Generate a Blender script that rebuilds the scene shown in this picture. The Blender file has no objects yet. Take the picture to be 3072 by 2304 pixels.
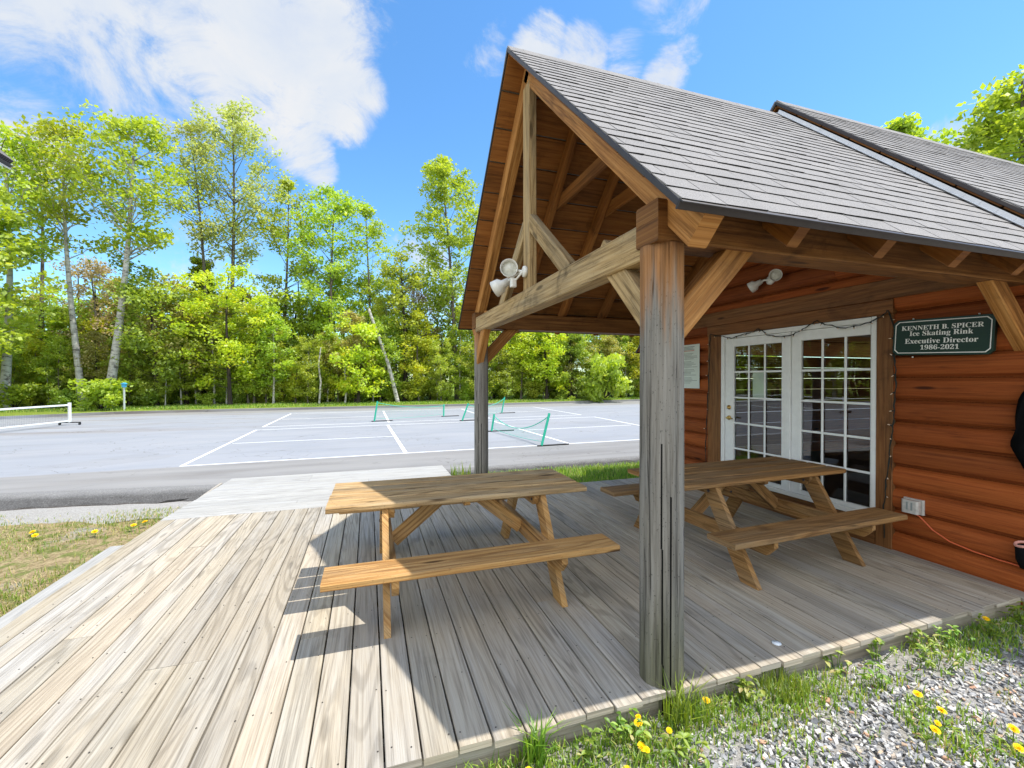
import bpy, bmesh, math, random
import numpy as np
from mathutils import Vector as V, Matrix

R = math.radians
scene = bpy.context.scene
COL = scene.collection
rng = random.Random(7)
TAU = math.tau

# ------------------------------------------------------------------ camera
H = 1.6
YAW, PITCH, ROLL, FPX = .3185, -.0105, -.0015, 1309.
fw = V((math.sin(YAW)*math.cos(PITCH), math.cos(YAW)*math.cos(PITCH), math.sin(PITCH)))
r0 = V((math.cos(YAW), -math.sin(YAW), 0)); u0 = r0.cross(fw)
rt = r0*math.cos(ROLL) + u0*math.sin(ROLL); up = -r0*math.sin(ROLL) + u0*math.cos(ROLL)
cd = bpy.data.cameras.new('camera'); cam = bpy.data.objects.new('camera', cd); COL.objects.link(cam)
m = Matrix.Identity(4)
for i in range(3):
    m[i][0] = rt[i]; m[i][1] = up[i]; m[i][2] = -fw[i]
m[2][3] = H
cam.matrix_world = m
cd.sensor_width = 36; cd.lens = FPX/3072*36; cd.clip_end = 2000; cd.clip_start = .05
scene.camera = cam

def bearing(u, y):                       # x of something seen in column u of the photo, standing at distance y
    return y*math.tan(YAW + math.atan((u-1536)/FPX))
def height_of(x, y, v):                  # its height when its top is seen at row v
    d = x*fw.x + y*fw.y
    return H + d*(1138-v)/FPX

# ------------------------------------------------------------------ object helpers
def wloc(o):
    p = V((0, 0, 0))
    while o: p += o.location; o = o.parent
    return p

def tag(o, label=None, cat=None, group=None, kind=None):
    if label: o['label'] = label
    if cat: o['category'] = cat
    if group: o['group'] = group
    if kind: o['kind'] = kind
    return o

def thing(name, loc, label, cat, group=None):
    o = bpy.data.objects.new(name, None); COL.objects.link(o)
    o.location = loc; o.empty_display_size = .2
    return tag(o, label, cat, group)

def copy_tree(o, parent=None):
    c = o.copy(); COL.objects.link(c)
    if parent: c.parent = parent
    for ch in list(o.children): copy_tree(ch, c)
    return c

class MB:
    def __init__(s): s.v = []; s.f = []; s.uv = []; s.r = []; s.sm = []
    def poly(s, pts, uvs=None, rnd=0., smooth=False):
        b = len(s.v); s.v += [tuple(p) for p in pts]
        s.f.append(list(range(b, b+len(pts))))
        s.uv += [tuple(q) for q in uvs] if uvs else [(p[0], p[1]) for p in pts]
        s.r.append(rnd); s.sm.append(smooth)
    def beam(s, p0, p1, w, h, upv=(0, 0, 1), ch=.005, rnd=None, u0=None):
        p0 = V(p0); p1 = V(p1); a = (p1-p0); L = a.length; a.normalize()
        sd = a.cross(V(upv)).normalized(); tp = sd.cross(a)
        if rnd is None: rnd = rng.random()
        if u0 is None: u0 = rng.random()*3
        c = min(ch, w*.3, h*.3); W, Hh = w/2, h/2
        ring = [(W-c, -Hh), (W, -Hh+c), (W, Hh-c), (W-c, Hh), (-W+c, Hh), (-W, Hh-c), (-W, -Hh+c), (-W+c, -Hh)]
        per = [0]
        for i in range(8):
            q0, q1 = ring[i], ring[(i+1) % 8]
            per.append(per[-1]+math.hypot(q1[0]-q0[0], q1[1]-q0[1]))
        A = [p0+sd*q[0]+tp*q[1] for q in ring]; B = [p1+sd*q[0]+tp*q[1] for q in ring]
        for i in range(8):
            j = (i+1) % 8
            s.poly([A[i], B[i], B[j], A[j]][::-1],
                   [(u0, per[i]), (u0+L, per[i]), (u0+L, per[i+1]), (u0, per[i+1])][::-1], rnd)
        s.poly(A, [(u0+q[0]*.15, q[1]*.7) for q in ring], rnd)
        s.poly(B[::-1], [(u0+.3+q[0]*.15, q[1]*.7) for q in ring][::-1], rnd)
    def box(s, c0, c1, grain=0, ch=.004, rnd=None):
        c0 = V(c0); c1 = V(c1); m_ = (c0+c1)/2
        if grain == 0: s.beam((c0.x, m_.y, m_.z), (c1.x, m_.y, m_.z), abs(c1.y-c0.y), abs(c1.z-c0.z), (0, 0, 1), ch, rnd)
        elif grain == 1: s.beam((m_.x, c0.y, m_.z), (m_.x, c1.y, m_.z), abs(c1.x-c0.x), abs(c1.z-c0.z), (0, 0, 1), ch, rnd)
        else: s.beam((m_.x, m_.y, c0.z), (m_.x, m_.y, c1.z), abs(c1.x-c0.x), abs(c1.y-c0.y), (0, 1, 0), ch, rnd)
    def prism(s, poly, org, ex, ey, ez, th, rnd=None, ch=0):
        org = V(org); ex = V(ex); ey = V(ey); ez = V(ez)
        if rnd is None: rnd = rng.random()
        u0 = rng.random()*3
        A = [org+ex*p[0]+ey*p[1]-ez*th/2 for p in poly]; B = [org+ex*p[0]+ey*p[1]+ez*th/2 for p in poly]
        uv = [(p[0]+u0, p[1]) for p in poly]
        s.poly(A[::-1], uv[::-1], rnd); s.poly(B, uv, rnd); n = len(poly)
        for i in range(n):
            j = (i+1) % n
            du = abs(poly[j][0]-poly[i][0]); 
            s.poly([A[i], A[j], B[j], B[i]], [(uv[i][0], uv[i][1]), (uv[j][0], uv[j][1]), (uv[j][0], uv[j][1]+th), (uv[i][0], uv[i][1]+th)], rnd)
    def tube(s, pts, rad, n=8, rnd=None, smooth=True, cap=True, u0=0.):
        pts = [V(p) for p in pts]
        if not hasattr(rad, '__len__'): rad = [rad]*len(pts)
        if rnd is None: rnd = rng.random()
        rings = []; u = u0; us = []
        ref = None
        for i, p in enumerate(pts):
            t = (pts[min(i+1, len(pts)-1)]-pts[max(i-1, 0)])
            if t.length < 1e-9: t = V((0, 0, 1))
            t.normalize()
            if ref is None:
                ref = V((1, 0, 0)) if abs(t.x) < .8 else V((0, 1, 0))
            a = (ref - t*ref.dot(t)).normalized(); ref = a
            b = t.cross(a)
            rings.append([p+(a*math.cos(TAU*k/n)+b*math.sin(TAU*k/n))*rad[i] for k in range(n)])
            if i: u += (pts[i]-pts[i-1]).length
            us.append(u)
        b0 = len(s.v)
        for rg in rings: s.v += [tuple(q) for q in rg]
        for i in range(len(pts)-1):
            rr = max(rad[i], rad[i+1])
            for k in range(n):
                j = (k+1) % n
                s.f.append([b0+i*n+k, b0+i*n+j, b0+(i+1)*n+j, b0+(i+1)*n+k])
                s.uv += [(us[i], TAU*rr*k/n), (us[i], TAU*rr*(k+1)/n), (us[i+1], TAU*rr*(k+1)/n), (us[i+1], TAU*rr*k/n)]
                s.r.append(rnd); s.sm.append(smooth)
        if cap:
            for rg, fl in ((rings[0], True), (rings[-1], False)):
                q = rg[::-1] if fl else rg
                s.poly(q, [(p[0]*.3, p[1]) for p in q], rnd)
    def lathe(s, prof, org, axis, n=20, rnd=0.):
        pts = []; rad = []
        org = V(org); axis = V(axis).normalized()
        for d, r_ in prof: pts.append(org+axis*d); rad.append(max(r_, 1e-4))
        a = V((1, 0, 0)) if abs(axis.x) < .8 else V((0, 1, 0))
        a = (a-axis*a.dot(axis)).normalized(); b = axis.cross(a)
        b0 = len(s.v)
        for p, r_ in zip(pts, rad):
            s.v += [tuple(p+(a*math.cos(TAU*k/n)+b*math.sin(TAU*k/n))*r_) for k in range(n)]
        for i in range(len(pts)-1):
            for k in range(n):
                j = (k+1) % n
                s.f.append([b0+i*n+k, b0+i*n+j, b0+(i+1)*n+j, b0+(i+1)*n+k])
                s.uv += [(0, 0)]*4; s.r.append(rnd); s.sm.append(True)
    def build(s, name, mat, parent=None, origin=None, label=None, kind=None):
        me = bpy.data.meshes.new(name)
        o3 = wloc(parent) if parent else V(origin or (0, 0, 0))
        me.from_pydata([(x-o3.x, y-o3.y, z-o3.z) for x, y, z in s.v], [], s.f)
        ul = me.uv_layers.new(name='UVMap')
        ul.data.foreach_set('uv', np.array(s.uv, dtype=np.float32).ravel())
        at = me.attributes.new('rnd', 'FLOAT', 'FACE'); at.data.foreach_set('value', np.array(s.r, dtype=np.float32))
        me.polygons.foreach_set('use_smooth', np.array(s.sm, dtype=bool))
        me.update()
        o = bpy.data.objects.new(name, me); COL.objects.link(o)
        if parent: o.parent = parent
        else: o.location = o3
        me.materials.append(mat)
        if label: o['label'] = label
        if kind: o['kind'] = kind
        return o

def np_mesh(name, verts, k, rnd):
    """verts: (N*k,3) array, every k vertices one face"""
    n = len(verts)//k
    me = bpy.data.meshes.new(name)
    me.vertices.add(len(verts)); me.vertices.foreach_set('co', verts.astype(np.float32).ravel())
    me.loops.add(n*k); me.loops.foreach_set('vertex_index', np.arange(n*k, dtype=np.int32))
    me.polygons.add(n); me.polygons.foreach_set('loop_start', np.arange(0, n*k, k, dtype=np.int32))
    me.update(calc_edges=True)
    at = me.attributes.new('rnd', 'FLOAT', 'FACE'); at.data.foreach_set('value', rnd.astype(np.float32))
    return me

def link(name, me, mat, parent=None, loc=None):
    o = bpy.data.objects.new(name, me); COL.objects.link(o)
    if parent: o.parent = parent
    if loc is not None: o.location = loc
    if mat and not me.materials: me.materials.append(mat)
    return o

# ------------------------------------------------------------------ materials
class NT:
    def __init__(s, name):
        s.m = bpy.data.materials.new(name); s.m.use_nodes = True
        s.t = s.m.node_tree; s.t.nodes.clear()
        s.out = s.n('ShaderNodeOutputMaterial')
    def n(s, ty, **kw):
        x = s.t.nodes.new(ty)
        for k, v in kw.items(): setattr(x, k, v)
        return x
    def l(s, a, b): s.t.links.new(a, b)
    def val(s, sock, v):
        if hasattr(v, 'is_output'): s.l(v, sock)
        else: sock.default_value = v
    def math(s, op, a, b=0., c=None, clamp=False):
        x = s.n('ShaderNodeMath', operation=op); x.use_clamp = clamp
        s.val(x.inputs[0], a); s.val(x.inputs[1], b)
        if c is not None: s.val(x.inputs[2], c)
        return x.outputs[0]
    def vmath(s, op, a, b=(0, 0, 0)):
        x = s.n('ShaderNodeVectorMath', operation=op)
        s.val(x.inputs[0], a); s.val(x.inputs[1], b)
        return x.outputs[0]
    def noise(s, vec, scale=1., detail=4., rough=.55, dist=0.):
        x = s.n('ShaderNodeTexNoise'); s.l(vec, x.inputs['Vector'])
        x.inputs['Scale'].default_value = scale; x.inputs['Detail'].default_value = detail
        x.inputs['Roughness'].default_value = rough; x.inputs['Distortion'].default_value = dist
        return x.outputs['Fac']
    def maprange(s, v, a, b, c=0., d=1., smooth=True):
        x = s.n('ShaderNodeMapRange'); x.interpolation_type = 'SMOOTHSTEP' if smooth else 'LINEAR'
        s.val(x.inputs[0], v)
        for i, q in enumerate((a, b, c, d)): x.inputs[i+1].default_value = q
        return x.outputs[0]
    def ramp(s, fac, stops, interp='LINEAR'):
        x = s.n('ShaderNodeValToRGB'); s.l(fac, x.inputs[0]); cr = x.color_ramp; cr.interpolation = interp
        while len(cr.elements) < len(stops): cr.elements.new(.5)
        for e, (p, c) in zip(cr.elements, stops): e.position = p; e.color = (*c, 1)
        return x.outputs[0]
    def mix(s, fac, a, b, mode='MIX'):
        x = s.n('ShaderNodeMix', data_type='RGBA', blend_type=mode)
        s.val(x.inputs[0], fac)
        for sock, c in ((x.inputs[6], a), (x.inputs[7], b)):
            if hasattr(c, 'is_output'): s.l(c, sock)
            else: sock.default_value = (*c, 1)
        return x.outputs[2]
    def rnd(s):
        x = s.n('ShaderNodeAttribute', attribute_name='rnd'); return x.outputs['Fac']
    def uv(s): return s.n('ShaderNodeTexCoord').outputs['UV']
    def obj(s): return s.n('ShaderNodeTexCoord').outputs['Object']
    def pos(s): return s.n('ShaderNodeNewGeometry').outputs['Position']
    def scaled(s, v, sc): return s.vmath('MULTIPLY', v, sc)
    def bump(s, h, strength=.5, dist=.003):
        x = s.n('ShaderNodeBump'); s.l(h, x.inputs['Height'])
        x.inputs['Strength'].default_value = strength; x.inputs['Distance'].default_value = dist
        return x.outputs[0]
    def principled(s, col, rough=.7, normal=None, metal=0., spec=.3, **kw):
        x = s.n('ShaderNodeBsdfPrincipled')
        if hasattr(col, 'is_output'): s.l(col, x.inputs['Base Color'])
        else: x.inputs['Base Color'].default_value = (*col, 1)
        s.val(x.inputs['Roughness'], rough); x.inputs['Metallic'].default_value = metal
        x.inputs['Specular IOR Level'].default_value = spec
        if normal: s.l(normal, x.inputs['Normal'])
        s.l(x.outputs[0], s.out.inputs[0])
        return s.m

def wood(name, dark, mid, light, streak=38, ring=.5, var=.3, bump=.5, rough=.72, gray=None, grayamt=.5,
         tints=None, knots=.6, wear=None, cracks=0., algae=False, stain_top=None, stains=0.):
    t = NT(name); uv = t.uv(); rnd = t.rnd()
    off = t.n('ShaderNodeCombineXYZ')
    t.l(t.math('MULTIPLY', rnd, 17.3), off.inputs[0]); t.l(t.math('MULTIPLY', rnd, 5.1), off.inputs[1]); t.l(t.math('MULTIPLY', rnd, 31.7), off.inputs[2])
    p = t.vmath('ADD', uv, off.outputs[0])
    fine = t.noise(t.scaled(p, (3., streak*4.5, 1)), 1, 3, .6)
    mids = t.noise(t.scaled(p, (1.5, streak*1.7, 1)), 1, 5, .65)
    low = t.noise(t.scaled(p, (.42, 4.0, 1)), 1, 1., .3)
    sep = t.n('ShaderNodeSeparateXYZ'); t.l(p, sep.inputs[0])
    rg = t.math('SINE', t.math('ADD', t.math('MULTIPLY', low, 95.), t.math('MULTIPLY', sep.outputs[1], 30.)))
    msk = t.maprange(t.noise(t.scaled(p, (.45, 2.6, 1)), 1, 2, .5), .40, .60, .25, 1.)
    line = t.math('MULTIPLY', t.maprange(rg, .15, .95), t.math('MULTIPLY', msk, ring*.75))
    fac = t.math('ADD', t.math('MULTIPLY', fine, .40), t.math('MULTIPLY', mids, .80))
    fac = t.maprange(fac, .33, .87)
    col = t.ramp(fac, [(0., dark), (.45, mid), (1., light)])
    col = t.mix(line, col, tuple(c*.8 for c in dark))
    fac = t.math('SUBTRACT', fac, t.math('MULTIPLY', line, .6))
    if gray:
        g = t.noise(t.scaled(p, (.7, 4.5, 1)), 1, 5, .65)
        gf = t.math('MULTIPLY', t.maprange(g, .40, .68), grayamt)
        gcol = t.ramp(fac, [(0., tuple(c*.45 for c in gray)), (.5, gray), (1., tuple(min(1, c*1.35) for c in gray))])
        col = t.mix(gf, col, gcol)
    if tints:
        r2 = t.math('FRACT', t.math('MULTIPLY', rnd, 7.13))
        tc = t.ramp(r2, [(i/max(1, len(tints)-1), c) for i, c in enumerate(tints)])
        col = t.mix(1., col, tc, 'MULTIPLY')
    if stains:
        sp = t.noise(t.scaled(t.pos(), (1., 1., 1.)), 2.3, 6, .68, .6)
        col = t.mix(t.math('MULTIPLY', t.maprange(sp, .55, .72), stains), col, tuple(c*.35 for c in dark))
    if knots:
        vo = t.n('ShaderNodeTexVoronoi'); t.l(t.scaled(p, (1.15, 5.2, 1)), vo.inputs['Vector']); vo.inputs['Scale'].default_value = 1.
        kf = t.math('MULTIPLY', t.maprange(vo.outputs['Distance'], .06, .13, 1., 0.), knots)
        col = t.mix(kf, col, tuple(c*.32 for c in dark))
    hgt = fac
    if cracks:
        c1 = t.noise(t.scaled(p, (.22, 9., 1)), 1, 3, .5, .2)
        cf = t.math('MULTIPLY', t.maprange(t.math('ABSOLUTE', t.math('SUBTRACT', c1, .5)), .0, .009, 1., 0.), cracks)
        col = t.mix(cf, col, tuple(c*.12 for c in dark))
        hgt = t.math('SUBTRACT', fac, t.math('MULTIPLY', cf, 2.))
        d2 = t.noise(t.scaled(p, (60., 90., 1)), 1, 2, .6)
        df = t.math('MULTIPLY', t.maprange(d2, .64, .70), cracks*.8)
        col = t.mix(df, col, tuple(c*.25 for c in dark))
    if algae or stain_top:
        z = t.n('ShaderNodeSeparateXYZ'); t.l(t.pos(), z.inputs[0])
        nz = t.noise(t.scaled(p, (1.2, 16, 1)), 1, 4, .6)
        if algae:
            af = t.maprange(t.math('ADD', z.outputs[2], t.math('MULTIPLY', nz, .7)), .35, .95, .8, 0.)
            col = t.mix(af, col, t.ramp(fac, [(0., (.035, .036, .018)), (1., (.16, .155, .085))]))
        if stain_top:
            sf = t.maprange(t.math('ADD', z.outputs[2], t.math('MULTIPLY', nz, .9)), 2.25, 2.62, 0., .85)
            col = t.mix(sf, col, t.ramp(fac, [(0., tuple(c*.5 for c in stain_top)), (1., tuple(c*1.2 for c in stain_top))]))
    vv = t.maprange(rnd, 0., 1., 1-var, 1+var*.6, False)
    vv = t.math('MULTIPLY', vv, t.maprange(t.math('LESS_THAN', rnd, -.5), 0, 1, 1., .06, False))
    cv = t.n('ShaderNodeCombineXYZ')
    for i in range(3): t.l(vv, cv.inputs[i])
    col = t.mix(1., col, cv.outputs[0], 'MULTIPLY')
    return t.principled(col, rough, t.bump(hgt, bump, .004), spec=.25)

def flat(name, col, rough=.5, metal=0., spec=.4, noise=0., nscale=30., bump=0.):
    t = NT(name); c = col; nrm = None
    if noise:
        n = t.noise(t.obj(), nscale, 5, .6)
        c = t.ramp(n, [(.25, tuple(x*(1-noise) for x in col)), (.75, tuple(min(1, x*(1+noise)) for x in col))])
        if bump: nrm = t.bump(n, bump, .003)
    return t.principled(c, rough, nrm, metal, spec)

def leafmat(name, stops, trans=.4, rough=.55):
    t = NT(name); rnd = t.rnd(); oi = t.n('ShaderNodeObjectInfo')
    col = t.ramp(rnd, stops)
    hs = t.n('ShaderNodeHueSaturation'); t.l(col, hs.inputs['Color'])
    t.l(t.maprange(oi.outputs['Random'], 0, 1, .476, .506, False), hs.inputs['Hue'])
    t.l(t.maprange(oi.outputs['Random'], 0, 1, .92, 1.25, False), hs.inputs['Value'])
    d = t.n('ShaderNodeBsdfDiffuse'); tr = t.n('ShaderNodeBsdfTranslucent'); g = t.n('ShaderNodeBsdfGlossy')
    t.l(hs.outputs[0], d.inputs[0]); 
    tc = t.mix(1., hs.outputs[0], (1.25, 1.15, .45), 'MULTIPLY'); t.l(tc, tr.inputs[0])
    g.inputs['Roughness'].default_value = rough
    m1 = t.n('ShaderNodeMixShader'); m1.inputs[0].default_value = trans; t.l(d.outputs[0], m1.inputs[1]); t.l(tr.outputs[0], m1.inputs[2])
    m2 = t.n('ShaderNodeMixShader'); m2.inputs[0].default_value = .05; t.l(m1.outputs[0], m2.inputs[1]); t.l(g.outputs[0], m2.inputs[2])
    t.l(m2.outputs[0], t.out.inputs[0])
    return t.m

M = {}
M['deck'] = wood('weathered_deck_wood', (.215, .185, .145), (.375, .332, .27), (.445, .407, .342), streak=36, ring=.55, var=.08, bump=.45, rough=.8,
                 gray=(.345, .34, .33), grayamt=.5, tints=[(1.06, 1.02, .93), (.86, .85, .82), (1.09, 1.02, .93), (.99, 1.0, 1.02), (.82, .80, .77), (1.10, 1.07, 1.01), (1.04, 1.0, .94)], knots=.4, stains=.22)
M['ramp'] = wood('bleached_ramp_wood', (.235, .226, .212), (.35, .341, .323), (.41, .40, .382), streak=34, ring=.35, var=.08, bump=.4, rough=.8,
                 gray=(.37, .37, .37), grayamt=.6, knots=.2)
M['table'] = wood('picnic_table_wood', (.22, .098, .028), (.46, .245, .080), (.57, .36, .150), streak=38, ring=.6, var=.13, bump=.6, rough=.75,
                  gray=(.33, .245, .145), grayamt=.65, knots=.9, cracks=.4)
M['tabletop'] = wood('weathered_table_top_wood', (.17, .09, .032), (.42, .265, .115), (.54, .38, .20), streak=38, ring=.7, var=.13, bump=.7, rough=.8,
                  gray=(.34, .27, .175), grayamt=.85, knots=1., cracks=.7, stains=.25)
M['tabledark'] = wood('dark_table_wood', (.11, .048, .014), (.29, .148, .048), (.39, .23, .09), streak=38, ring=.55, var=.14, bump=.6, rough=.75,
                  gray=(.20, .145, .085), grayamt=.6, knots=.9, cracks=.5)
M['timber'] = wood('honey_timber', (.19, .070, .014), (.46, .205, .052), (.60, .32, .11), streak=26, ring=.5, var=.18, bump=.35, rough=.65,
                   gray=(.26, .11, .032), grayamt=.55, knots=.8, cracks=.3, stains=.35)
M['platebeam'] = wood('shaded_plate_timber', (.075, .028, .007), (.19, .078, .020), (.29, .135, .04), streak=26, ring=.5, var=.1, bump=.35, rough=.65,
                   gray=(.10, .048, .016), grayamt=.6, knots=.8, cracks=.3, stains=.6)  # honey timber darkened, the shade under the eave put into its colour
M['timbergray'] = wood('weathered_timber', (.14, .085, .036), (.42, .28, .125), (.55, .40, .21), streak=26, ring=.4, var=.12, bump=.45, rough=.75,
                   gray=(.25, .20, .125), grayamt=.75, knots=.7, cracks=.45, stains=.65)
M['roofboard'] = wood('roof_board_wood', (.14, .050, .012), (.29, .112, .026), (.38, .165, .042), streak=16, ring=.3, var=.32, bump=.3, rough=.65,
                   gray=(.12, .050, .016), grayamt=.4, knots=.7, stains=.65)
M['post'] = wood('grey_post_wood', (.085, .076, .064), (.205, .19, .166), (.29, .272, .245), streak=24, ring=.12, var=.06, bump=.5, rough=.85,
                 gray=(.19, .188, .186), grayamt=.6, knots=.35, cracks=.8, algae=True, stain_top=(.42, .185, .055))
M['log'] = wood('stained_log_siding', (.17, .036, .006), (.295, .068, .0125), (.345, .092, .019), streak=24, ring=.25, var=.28, bump=.3, rough=.75,
                gray=(.235, .064, .013), grayamt=.35, knots=.95, cracks=.22, stains=.12)
M['trim'] = wood('brown_trim_wood', (.09, .034, .011), (.20, .080, .024), (.27, .12, .042), streak=24, ring=.4, var=.12, bump=.3, rough=.6,
                 gray=(.145, .075, .03), grayamt=.5, knots=.9, stains=.5)
def shingle_mat():
    t = NT('asphalt_shingle'); o = t.obj(); rnd = t.rnd()
    n = t.noise(o, 260, 3, .8); b = t.noise(o, 3.5, 4, .6)
    c = t.ramp(n, [(.30, (.115, .11, .107)), (.5, (.232, .223, .218)), (.70, (.36, .348, .34))])
    c = t.mix(1., c, t.ramp(b, [(.3, (.93, .93, .94)), (.7, (1.05, 1.04, 1.04))]), 'MULTIPLY')
    cv = t.n('ShaderNodeCombineXYZ'); vv = t.maprange(rnd, 0, 1, .95, 1.04, False)
    for i in range(3): t.l(vv, cv.inputs[i])
    c = t.mix(1., c, cv.outputs[0], 'MULTIPLY')
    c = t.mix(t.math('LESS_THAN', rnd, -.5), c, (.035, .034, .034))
    return t.principled(c, .95, t.bump(n, .5, .003), spec=.15)
M['shingle'] = shingle_mat()
M['drip'] = flat('dark_brown_metal', (.038, .031, .030), .45, .0, .4, .2, 8)
M['flash'] = flat('pale_flashing_metal', (.62, .63, .65), .4, .0, .5, .1, 9)
M['white'] = flat('white_paint', (.78, .79, .77), .45, 0, .4, .06, 14)
M['brass'] = flat('brass', (.75, .50, .16), .25, 1.)
M['lampwhite'] = flat('white_lamp_plastic', (.72, .71, .67), .4, 0, .4, .08, 30)
M['lens'] = flat('lamp_glass', (.62, .62, .55), .15, 0, .6, .15, 60)
M['green'] = flat('dark_green_sign_paint', (.006, .030, .020), .35, 0, .4)
M['letters'] = flat('white_sign_paint', (.80, .80, .76), .5)
M['paper'] = flat('white_notice_sheet', (.66, .72, .66), .5, 0, .4, .05, 6)
M['ink'] = flat('grey_print', (.22, .25, .24), .7)
M['redink'] = flat('red_print', (.55, .16, .10), .7)
M['cord'] = flat('orange_cord', (.62, .12, .04), .5)
M['wire'] = flat('dark_wire', (.012, .016, .012), .6)
M['bulb'] = flat('clear_mini_bulb', (.70, .52, .36), .2)
M['boxplastic'] = flat('cloudy_outlet_cover', (.46, .44, .40), .3, 0, .5, .25, 25)
M['blackcloth'] = flat('black_fabric', (.006, .006, .007), .9, 0, .1, .3, 40)
M['teal'] = flat('teal_plastic', (.02, .42, .27), .45)
M['tealnet'] = flat('teal_net', (.05, .45, .33), .7)
M['blacknet'] = flat('black_net_cord', (.02, .02, .022), .8)
M['blackmetal'] = flat('black_metal', (.02, .02, .022), .5)
M['greypole'] = flat('grey_pole', (.42, .46, .46), .5)
M['blue'] = flat('blue_paint', (.05, .34, .60), .5)
M['yellow'] = flat('dandelion_yellow', (.86, .55, .005), .7, 0, .2, .15, 90)
M['nail'] = flat('rusty_nail', (.03, .024, .02), .6)
M['disc'] = flat('white_disc', (.75, .78, .80), .5)
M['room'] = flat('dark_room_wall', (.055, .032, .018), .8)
M['fixture'] = flat('dark_fixture_metal', (.045, .042, .05), .5, 0, .5)

def glass():
    t = NT('window_glass')
    tr = t.n('ShaderNodeBsdfTransparent'); tr.inputs[0].default_value = (.86, .90, .88, 1)
    g = t.n('ShaderNodeBsdfGlossy'); g.inputs['Roughness'].default_value = .004
    wv = t.noise(t.obj(), 2.2, 1, .4); 
    t.l(t.bump(wv, .10, .02), g.inputs['Normal'])
    fr = t.n('ShaderNodeFresnel'); fr.inputs['IOR'].default_value = 1.52
    f = t.math('MULTIPLY_ADD', fr.outputs[0], 1.7, .02, clamp=True)
    m_ = t.n('ShaderNodeMixShader'); t.l(f, m_.inputs[0]); t.l(tr.outputs[0], m_.inputs[1]); t.l(g.outputs[0], m_.inputs[2])
    t.l(m_.outputs[0], t.out.inputs[0]); return t.m
M['glass'] = glass()

def asphalt():
    t = NT('court_asphalt'); p = t.pos()
    sp = t.n('ShaderNodeSeparateXYZ'); t.l(p, sp.inputs[0])
    fine = t.noise(p, 160, 3, .7); big = t.noise(t.scaled(p, (.35, 1., 1.)), .9, 6, .62, .5); str_ = t.noise(t.scaled(p, (.16, 1.3, 1)), 1.5, 5, .6, .6)
    paint = t.ramp(big, [(.28, (.245, .262, .295)), (.72, (.305, .312, .334))])
    raw = t.ramp(str_, [(.25, (.185, .178, .174)), (.5, (.245, .24, .237)), (.8, (.295, .288, .279))])
    edge = t.math('ADD', sp.outputs[1], t.math('MULTIPLY', t.math('SUBTRACT', big, .5), .35))
    edge = t.math('SUBTRACT', edge, t.math('MULTIPLY', sp.outputs[0], .031))
    f = t.maprange(edge, 9.86, 9.98)
    f2 = t.maprange(t.math('SUBTRACT', t.math('ADD', sp.outputs[1], t.math('MULTIPLY', t.math('SUBTRACT', str_, .5), 3.)), 0.), 24.3, 24.9, 1., 0.)
    col = t.mix(t.math('MULTIPLY', f, f2), raw, paint)
    st = t.noise(t.scaled(p, (.12, .7, 1)), 1.1, 5, .65, .8)
    lf = t.math('MULTIPLY', t.maprange(sp.outputs[1], 15.5, 18.5), t.maprange(sp.outputs[0], -2., -7.))
    col = t.mix(t.math('MULTIPLY', t.maprange(st, .50, .66), t.math('MULTIPLY_ADD', lf, .55, .12)), col, (.185, .155, .132))
    c1 = t.noise(t.scaled(p, (.8, 1., 1)), .8, 4, .5, .3)
    cf = t.maprange(t.math('ABSOLUTE', t.math('SUBTRACT', c1, .5)), 0., .005, .7, 0.)
    cf = t.math('MULTIPLY', cf, t.maprange(t.noise(p, .5, 2, .5), .44, .56))
    col = t.mix(cf, col, (.12, .115, .11))
    pt = t.noise(p, .33, 2, .4); col = t.mix(t.maprange(pt, .60, .63, 0., .22), col, (.21, .21, .215))
    tm = t.noise(t.scaled(p, (.06, 2.2, 1)), 1., 4, .6, .2); col = t.mix(t.maprange(tm, .60, .72, 0., .35), col, (.17, .168, .168))
    col = t.mix(.25, col, t.ramp(fine, [(.3, (.2, .2, .2)), (.7, (.55, .55, .55))]), 'OVERLAY')
    return t.principled(col, .9, t.bump(fine, .3, .004), spec=.2)
M['asphalt'] = asphalt()

def kerbmat():
    t = NT('raw_asphalt_edge'); p = t.pos(); n = t.noise(p, 55, 4, .75); b = t.noise(p, 4, 4, .6)
    c = t.ramp(n, [(.3, (.022, .021, .02)), (.55, (.085, .083, .082)), (.75, (.20, .20, .20))])
    c = t.mix(t.math('MULTIPLY', b, .4), c, (.16, .155, .15))
    z = t.n('ShaderNodeSeparateXYZ'); t.l(p, z.inputs[0])
    c = t.mix(t.maprange(t.math('ADD', z.outputs[2], t.math('MULTIPLY', b, .04)), -.10, -.03, 0., .85), c, t.ramp(n, [(.3, (.15, .148, .146)), (.7, (.30, .295, .29))]))
    c = t.mix(t.maprange(t.math('ADD', z.outputs[2], t.math('MULTIPLY', b, .05)), -.185, -.15, .8, 0.), c, (.05, .034, .02))
    return t.principled(c, .95, t.bump(n, 1., .012), spec=.15)
M['kerb'] = kerbmat()
def linemat():
    t = NT('white_line_paint'); p = t.pos(); a = t.noise(p, 7, 6, .75); b = t.noise(p, .7, 3, .6)
    f = t.math('MULTIPLY', t.maprange(a, .56, .68), t.maprange(b, .40, .60))
    return t.principled(t.mix(t.math('MULTIPLY', f, .8), (.80, .80, .81), (.31, .315, .335)), .85, None, spec=.2)
M['line'] = linemat()

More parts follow.
